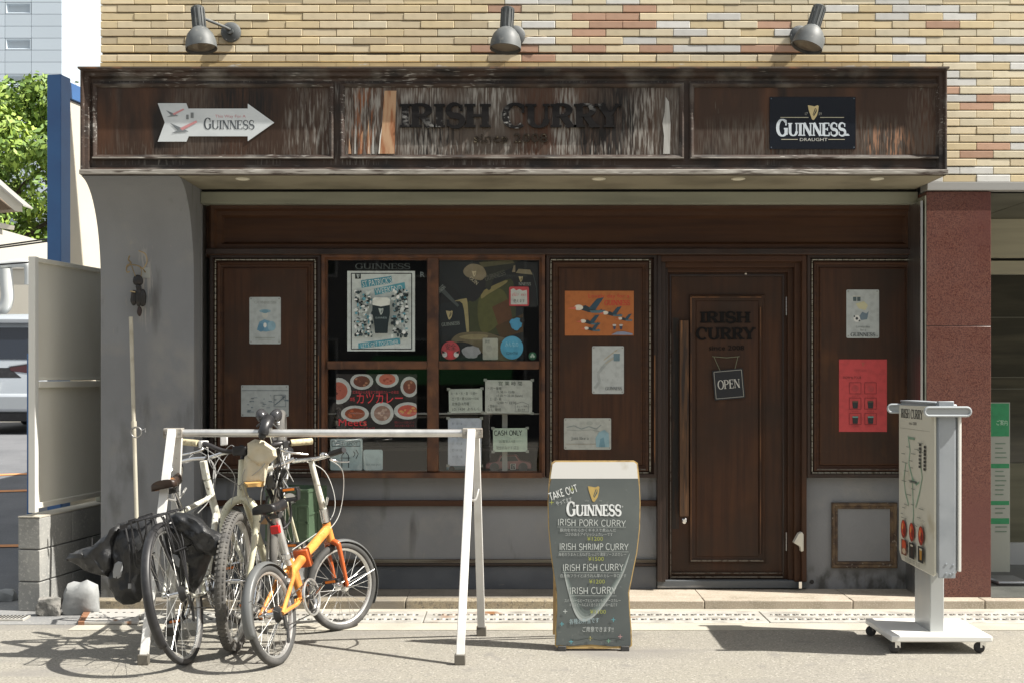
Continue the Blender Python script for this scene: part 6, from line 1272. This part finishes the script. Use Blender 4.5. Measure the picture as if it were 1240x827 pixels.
# green standee in the entrance
ye = .45; st_ = thing('info_board', 'green and white information board standing behind the red granite pier', 'sign', (X(1215, ye), ye, .06))
obj('board', pbox(bmn(), 1196, 1223, 487, 692, ye, ye+.008), mk('acrylic_board', (.36,.40,.36), .3), st_)
p = Print(st_, flatconv(ye)); p.rect(1197, 488, 1222, 528, '#2f8f5f'); p.rect(1197, 561, 1222, 566.5, '#2f8f5f'); p.rect(1197, 606, 1222, 611, '#2f8f5f'); p.rect(1197, 627, 1222, 634, '#2f8f5f')
p.text('ご案内', 1206, 514, 5, '#bfe0cc', wid=14)
for k in range(20):
    y = 536+k*5.6
    if not (558 < y < 568 or 603 < y < 613 or 625 < y < 636): p.rect(1205, y, 1205+random.uniform(9, 15), y+1.3, '#6a8474', 'lettering')
p.done(); obj('base', box(bmn(), X(1200, ye), X(1238, ye), ye-.12, ye+.14, .0605, .085), mk('steel_base', (.45,.47,.48), .3, .6), st_, bev=.01)

# ------------------------------------------------------------------ background at the far left: car, house, pipes, tree, tower
cy0 = 11.2; gz = lotz(cy0)
car = thing('parked_car', 'silver car seen from behind in the parking lot', 'car', (-7.95, cy0, gz))
body_m = mk('silver_car_paint', (.50,.54,.58), .25, .35, coat=.8); cx_, hw = -7.95, .92
sec = [(0, .28), (.0, .55), (.06, .85), (.10, 1.02), (.30, 1.72), (.55, 1.84), (2.9, 1.86), (3.6, 1.15), (4.5, .95), (4.7, .6), (4.7, .28)]
bm = bmn(); rg = []
for s, k in ((-1, 1), (-.86, 1), (.86, 1), (1, 1)):
    rg.append([bm.verts.new((cx_+s*hw*(1 if v < 1.1 else .88), cy0+u+(0 if abs(s) < .9 else .12*(u < 1)), gz+v-(0 if abs(s) < .9 else .05*(v > 1)))) for u, v in sec])
for A, B in zip(rg, rg[1:]):
    for i in range(len(sec)): j = (i+1) % len(sec); bm.faces.new((A[i], B[i], B[j], A[j]))
bm.faces.new(rg[0]); bm.faces.new(rg[-1][::-1]); bmesh.ops.recalc_face_normals(bm, faces=bm.faces); obj('body', bm, body_m, car, bev=.05)
cf = lambda u, v, t: V((cx_+u, cy0+.10+(v-1.02)*.285-.012+.03*t if v >= 1.02 else cy0+.1*(v-.55)/.47-.012+.03*t, gz+v))
obj('rear_window', prism(bmn(), [(-.74,1.14),(.74,1.14),(.68,1.62),(-.68,1.62)], cf), mk('car_glass', (.015,.02,.03), .12, spec=.8), car)
obj('rear_spoiler', box(bmn(), cx_-.74, cx_+.74, cy0+.16, cy0+.4, gz+1.68, gz+1.76), body_m, car, bev=.02)
for s in (-1, 1):
    tl = obj('tail_light', prism(bmn(), [(s*.30,1.02),(s*.86,1.10),(s*.88,.98),(s*.78,.90),(s*.62,.93),(s*.34,.96)], cf), mk('tail_light_red', (.045,.008,.010), .15, spec=.7), car); obj('light_strip', prism(bmn(), [(s*.3,1.03),(s*.84,1.11),(s*.84,1.125),(s*.3,1.045)], lambda u, v, t: cf(u, v, t)-V((0, .01, 0))), chrome, tl)
obj('dark_garnish', prism(bmn(), [(-.3,1.01),(.3,1.01),(.5,.86),(-.5,.86)], lambda u, v, t: cf(u, v, t)+V((0, .004, 0))), black_pl, car)
obj('rear_bumper', box(bmn(), cx_-.9, cx_+.9, cy0-.09, cy0+.12, gz+.34, gz+.62), body_m, car, bev=.05); obj('lower_bumper', box(bmn(), cx_-.84, cx_+.84, cy0-.06, cy0+.3, gz+.20, gz+.335), black_pl, car, bev=.02)
obj('number_plate', box(bmn(), cx_-.17, cx_+.17, cy0-.03, cy0-.002, gz+.66, gz+.82), white_p, car)
for s in (-1, 1):
    for yy in (.85, 3.75): bm = bmn(); lathe(bm, [(0, -.11), (.2, -.11), (.32, -.09), (.33, .09), (.2, .11), (0, .11)], (cx_+s*.78, cy0+yy, gz+.33), (1, 0, 0), 24); obj('wheel', bm, rubber, car)
bm = bmn(); wz = .55
wl = thing('plant_wall', 'low beige wall with rooftop units behind the parked car', 'wall', (-9.5, 16, .58))
obj('wall_panel', box(bmn(), -30, -2, 16, 16.2, .56, Z(326, 16)), beige_w, wl); obj('wall_coping', box(bmn(), -30, -2, 15.95, 16.25, Z(326, 16)+.001, Z(321, 16)), mk('pale_coping', (.6,.58,.52), .6), wl)
pw = mk('white_duct', (.55,.57,.56), .4, .2); d_ = 22
obj('duct_pipe', tube(bmn(), curve([P(-25, 322, d_), P(-5, 322, d_), P(6, 321, d_), P(22, 319, d_), P(33, 321, d_), P(35, 331, d_), P(35, 345, d_)], 4), .075, 12), pw, label='white duct pipe bending down over the beige wall', cat='pipe')
obj('duct_pipe', tube(bmn(), curve([P(7, 326, d_), P(8, 345, d_), P(9, 362, d_), P(4, 374, d_), P(-8, 378, d_)], 4), .11, 12), pw, label='thick white duct pipe running down to the left at the picture edge', cat='pipe')
hs = thing('neighbour_house', 'small house with cream gable eaves at the left edge', 'house', (-12.5, 19, .6))
hd_ = 25; ebm = bmn(); em = mk('cream_barge_board', (.66,.62,.52), .6)
prism(ebm, [(-60,172),(0,226),(27,249),(27,257),(18,256),(0,240),(-60,187)], lambda u, v, t: P(u, v, hd_+.15*t)); obj('barge_board', ebm, em, hs)
ebm = bmn(); prism(ebm, [(-60,170),(0,224),(28,248),(28,250),(0,227),(-60,173)], lambda u, v, t: P(u, v, hd_-.1)+V((0, .5*t, 0))); obj('roof', ebm, mk('roof_tiles', (.3,.29,.27), .7), hs)
ebm = bmn(); prism(ebm, [(-60,192),(0,243),(14,254),(-60,258)], lambda u, v, t: P(u, v, hd_+.3)+V((0, .4*t, 0))); obj('gable_wall', ebm, mk('brown_soffit', (.2,.14,.09), .7), hs)
ebm = bmn(); prism(ebm, [(-60,262),(0,270),(18,274),(17,279),(0,277),(-60,270)], lambda u, v, t: P(u, v, hd_+.1*t)); obj('lower_eave', ebm, em, hs)
obj('house_wall', box(bmn(), -14.5, X(-6, 17.4), 17.4, 21, .58, Z(276, 17.4)), mk('house_plaster', (.5,.48,.42), .8), hs)
for k, (y0, y1) in enumerate(((300, 291), (302, 294), (320, 318))):
    obj('overhead_wire', tube(bmn(), curve([P(-40, y0+3, 14), P(10, (y0+y1)/2+1, 14), P(70, y1-3, 14)], 4), .010, 6), black_pl, label=('upper black wire crossing below the tree', 'second black wire just under the upper one', 'lowest black wire just over the white duct')[k], cat='wire')
# tree
tr = thing('tree', 'bright green leafy tree behind the blue frame', 'tree', (-13.0, 24, .6))
bark = mk('tree_bark', (.12,.09,.065), .9, bump=((20, .6, .02),)); tc = V((-13.0, 24, .6))
obj('trunk', tube(bmn(), curve([tc, tc+V((.1, 0, 2)), tc+V((-.1, .1, 4)), tc+V((.1, 0, 6.5))], 4), [.28]*4+[.2]*4+[.1]*4+[.05], 12), bark, tr)
for k in range(7):
    a = k*2.4; q0 = tc+V((0, 0, 2+.5*k)); q1 = q0+V((math.cos(a)*2.2, math.sin(a)*2, 1.6)); obj('limb', tube(bmn(), curve([q0, (q0+q1)/2+V((0, 0, .3)), q1], 4), [.09, .08, .08, .07, .06, .05, .04, .03, .02], 7), bark, tr)
lm = [mk('leaf_light', (.34,.44,.07), .55), mk('leaf_mid', (.24,.35,.06), .55), mk('leaf_dark', (.13,.22,.045), .55)]
rr = random.Random(5)
clumps = []
for k in range(330):
    th = rr.uniform(0, 6.28); ph = math.acos(rr.uniform(-.75, 1)); r_ = rr.uniform(.55, 1)**.6
    c = tc+V((math.sin(ph)*math.cos(th)*3.9*r_, math.sin(ph)*math.sin(th)*3.0*r_, 4.6+math.cos(ph)*4.0*r_)); clumps.append((c, rr.uniform(.35, .85), rr.random()))
bms = [bmn() for _ in range(3)]
for c, cr, g_ in clumps:
    for i in range(int(330*cr)):
        v = V((rr.gauss(0, 1), rr.gauss(0, 1), rr.gauss(0, 1))); v = v.normalized()*cr*rr.uniform(.5, 1.05); v.z *= .7; q0 = c+v
        n = (v.normalized()+V((rr.uniform(-.7, .7), rr.uniform(-.7, .7), rr.uniform(-.2, .9)))).normalized(); t1 = n.orthogonal().normalized(); t2 = n.cross(t1); s = rr.uniform(.06, .12); a = rr.uniform(0, 6.28)
        e1 = t1*math.cos(a)+t2*math.sin(a); e2 = n.cross(e1); bmq = bms[min(2, int((g_*.7+rr.random()*.6)*2.4))]
        bmq.faces.new([bmq.verts.new(q0+x_) for x_ in (-e1*s, e2*s*.5, e1*s, -e2*s*.5)])
cr_ = sub('crown', tr)
for b_, m_ in zip(bms, lm): obj('leaves', b_, m_, cr_, kind='stuff', smooth=False)
# dark hedge line behind the parking
# tower
dt = 75; twx0, twx1 = -80, 75; tz = H+(HY+120)*dt/F
tw = thing('office_tower', 'tall pale grey tower with a column of small windows in the distance', 'building', P(0, 455, dt)-V((0, 0, H)))
obj('tower_core', box(bmn(), X(twx0, dt-D)+.02, X(twx1, dt-D)-.02, dt-D+.15, dt-D+18, .5, tz), mk('tower_joint', (.46,.52,.57), .7), tw)
tm = mk('tower_cladding', (.58,.66,.73), .5, layers=(((.56,.64,.71), .2, .4, .7),), rnd=.05)
YT = dt-D
mesh_p = {}
cols_ = [twx0, -40, 6, 38, 75]
pitch = 43.5
for r_ in range(-3, 11):
    for s_ in range(3):
        y0 = 3.2-pitch*0+r_*pitch-pitch+s_*14.5; y1 = y0+14.5
        if y1 < -110 or y0 > 330: continue
        for a, b in zip(cols_, cols_[1:]):
            hole = (s_ == 0 and a == 6)
            if hole: continue
            obj('cladding_panel', box(bmn(), X(a, YT)+.012, X(b, YT)-.012, YT, YT+.15, Z(y1, YT)+.012, Z(y0, YT)-.012), tm, tw, smooth=False)
    y0 = 3.2+r_*pitch-pitch
    if y0 > -110 and y0 < 330:
        obj('window_surround', ring(bmn(), X(6, YT)+.03, X(38, YT)-.03, Z(y0+14.5, YT)+.025, Z(y0, YT)-.025, [(0, YT), (.05, YT), (.18, YT+.25)]), tm, tw)
        wn = obj('window', box(bmn(), X(17, YT), X(37, YT), YT+.2, YT+.24, Z(y0+11, YT), Z(y0+2, YT)), mk('tower_window_glass', (.28,.52,.78), .15, spec=.8), tw); obj('window_blind', box(bmn(), X(8, YT), X(17, YT)-.01, YT+.19, YT+.24, Z(y0+11, YT), Z(y0+2, YT)), mk('tower_blind', (.62,.66,.68), .5), tw)
# buildings across the street, which the window panes mirror
for k, (x0, x1, z1, c) in enumerate(((-22, -8.5, 9, (.20,.18,.16)), (-8, 3.5, 7.5, (.10,.10,.105)), (4, 20, 11, (.24,.22,.19)))):
    nm = ('brown rendered building', 'dark shop house', 'tan tiled building')[k]
    ob = thing('facing_building', nm+' across the street, mirrored in the window panes', 'building', ((x0+x1)/2, -21, 0))
    obj('wall', box(bmn(), x0, x1, -26, -21, 0, z1), mk('facing_wall_%s' % ('brown', 'dark', 'tan')[k], c, .8), ob)
    n = int((x1-x0)/2.2)
    for i in range(n):
        for j in range(int(z1/2.9)):
            if k == 2 and j == 0: continue
            a = x0+.5+i*(x1-x0-.6)/n; f_ = obj('window', box(bmn(), a, a+1.3, -21, -20.95, .9+j*2.8, 2.3+j*2.8), mk('facing_window_frame', (.3,.3,.3), .5), ob); obj('pane', box(bmn(), a+.06, a+1.24, -20.96, -20.94, .96+j*2.8, 2.24+j*2.8), mk('facing_glass', (.03,.035,.04), .1), f_)
obj('unseen_green_shape', prism(bmn(), [(-20.9, 1.9), (-19.6, 1.6), (-19.6, 1.25), (-20.9, 1.3)], lambda u, v, t: V((-3.2+t*3.2, u, v))), mk('unseen_shape_green', (.05,.2,.07), .7), label='unseen green shape added across the street for the reflection in the lower panes', cat='shape')  # unseen shape, added to give the lower panes a green reflection
bpy.context.view_layer.update()
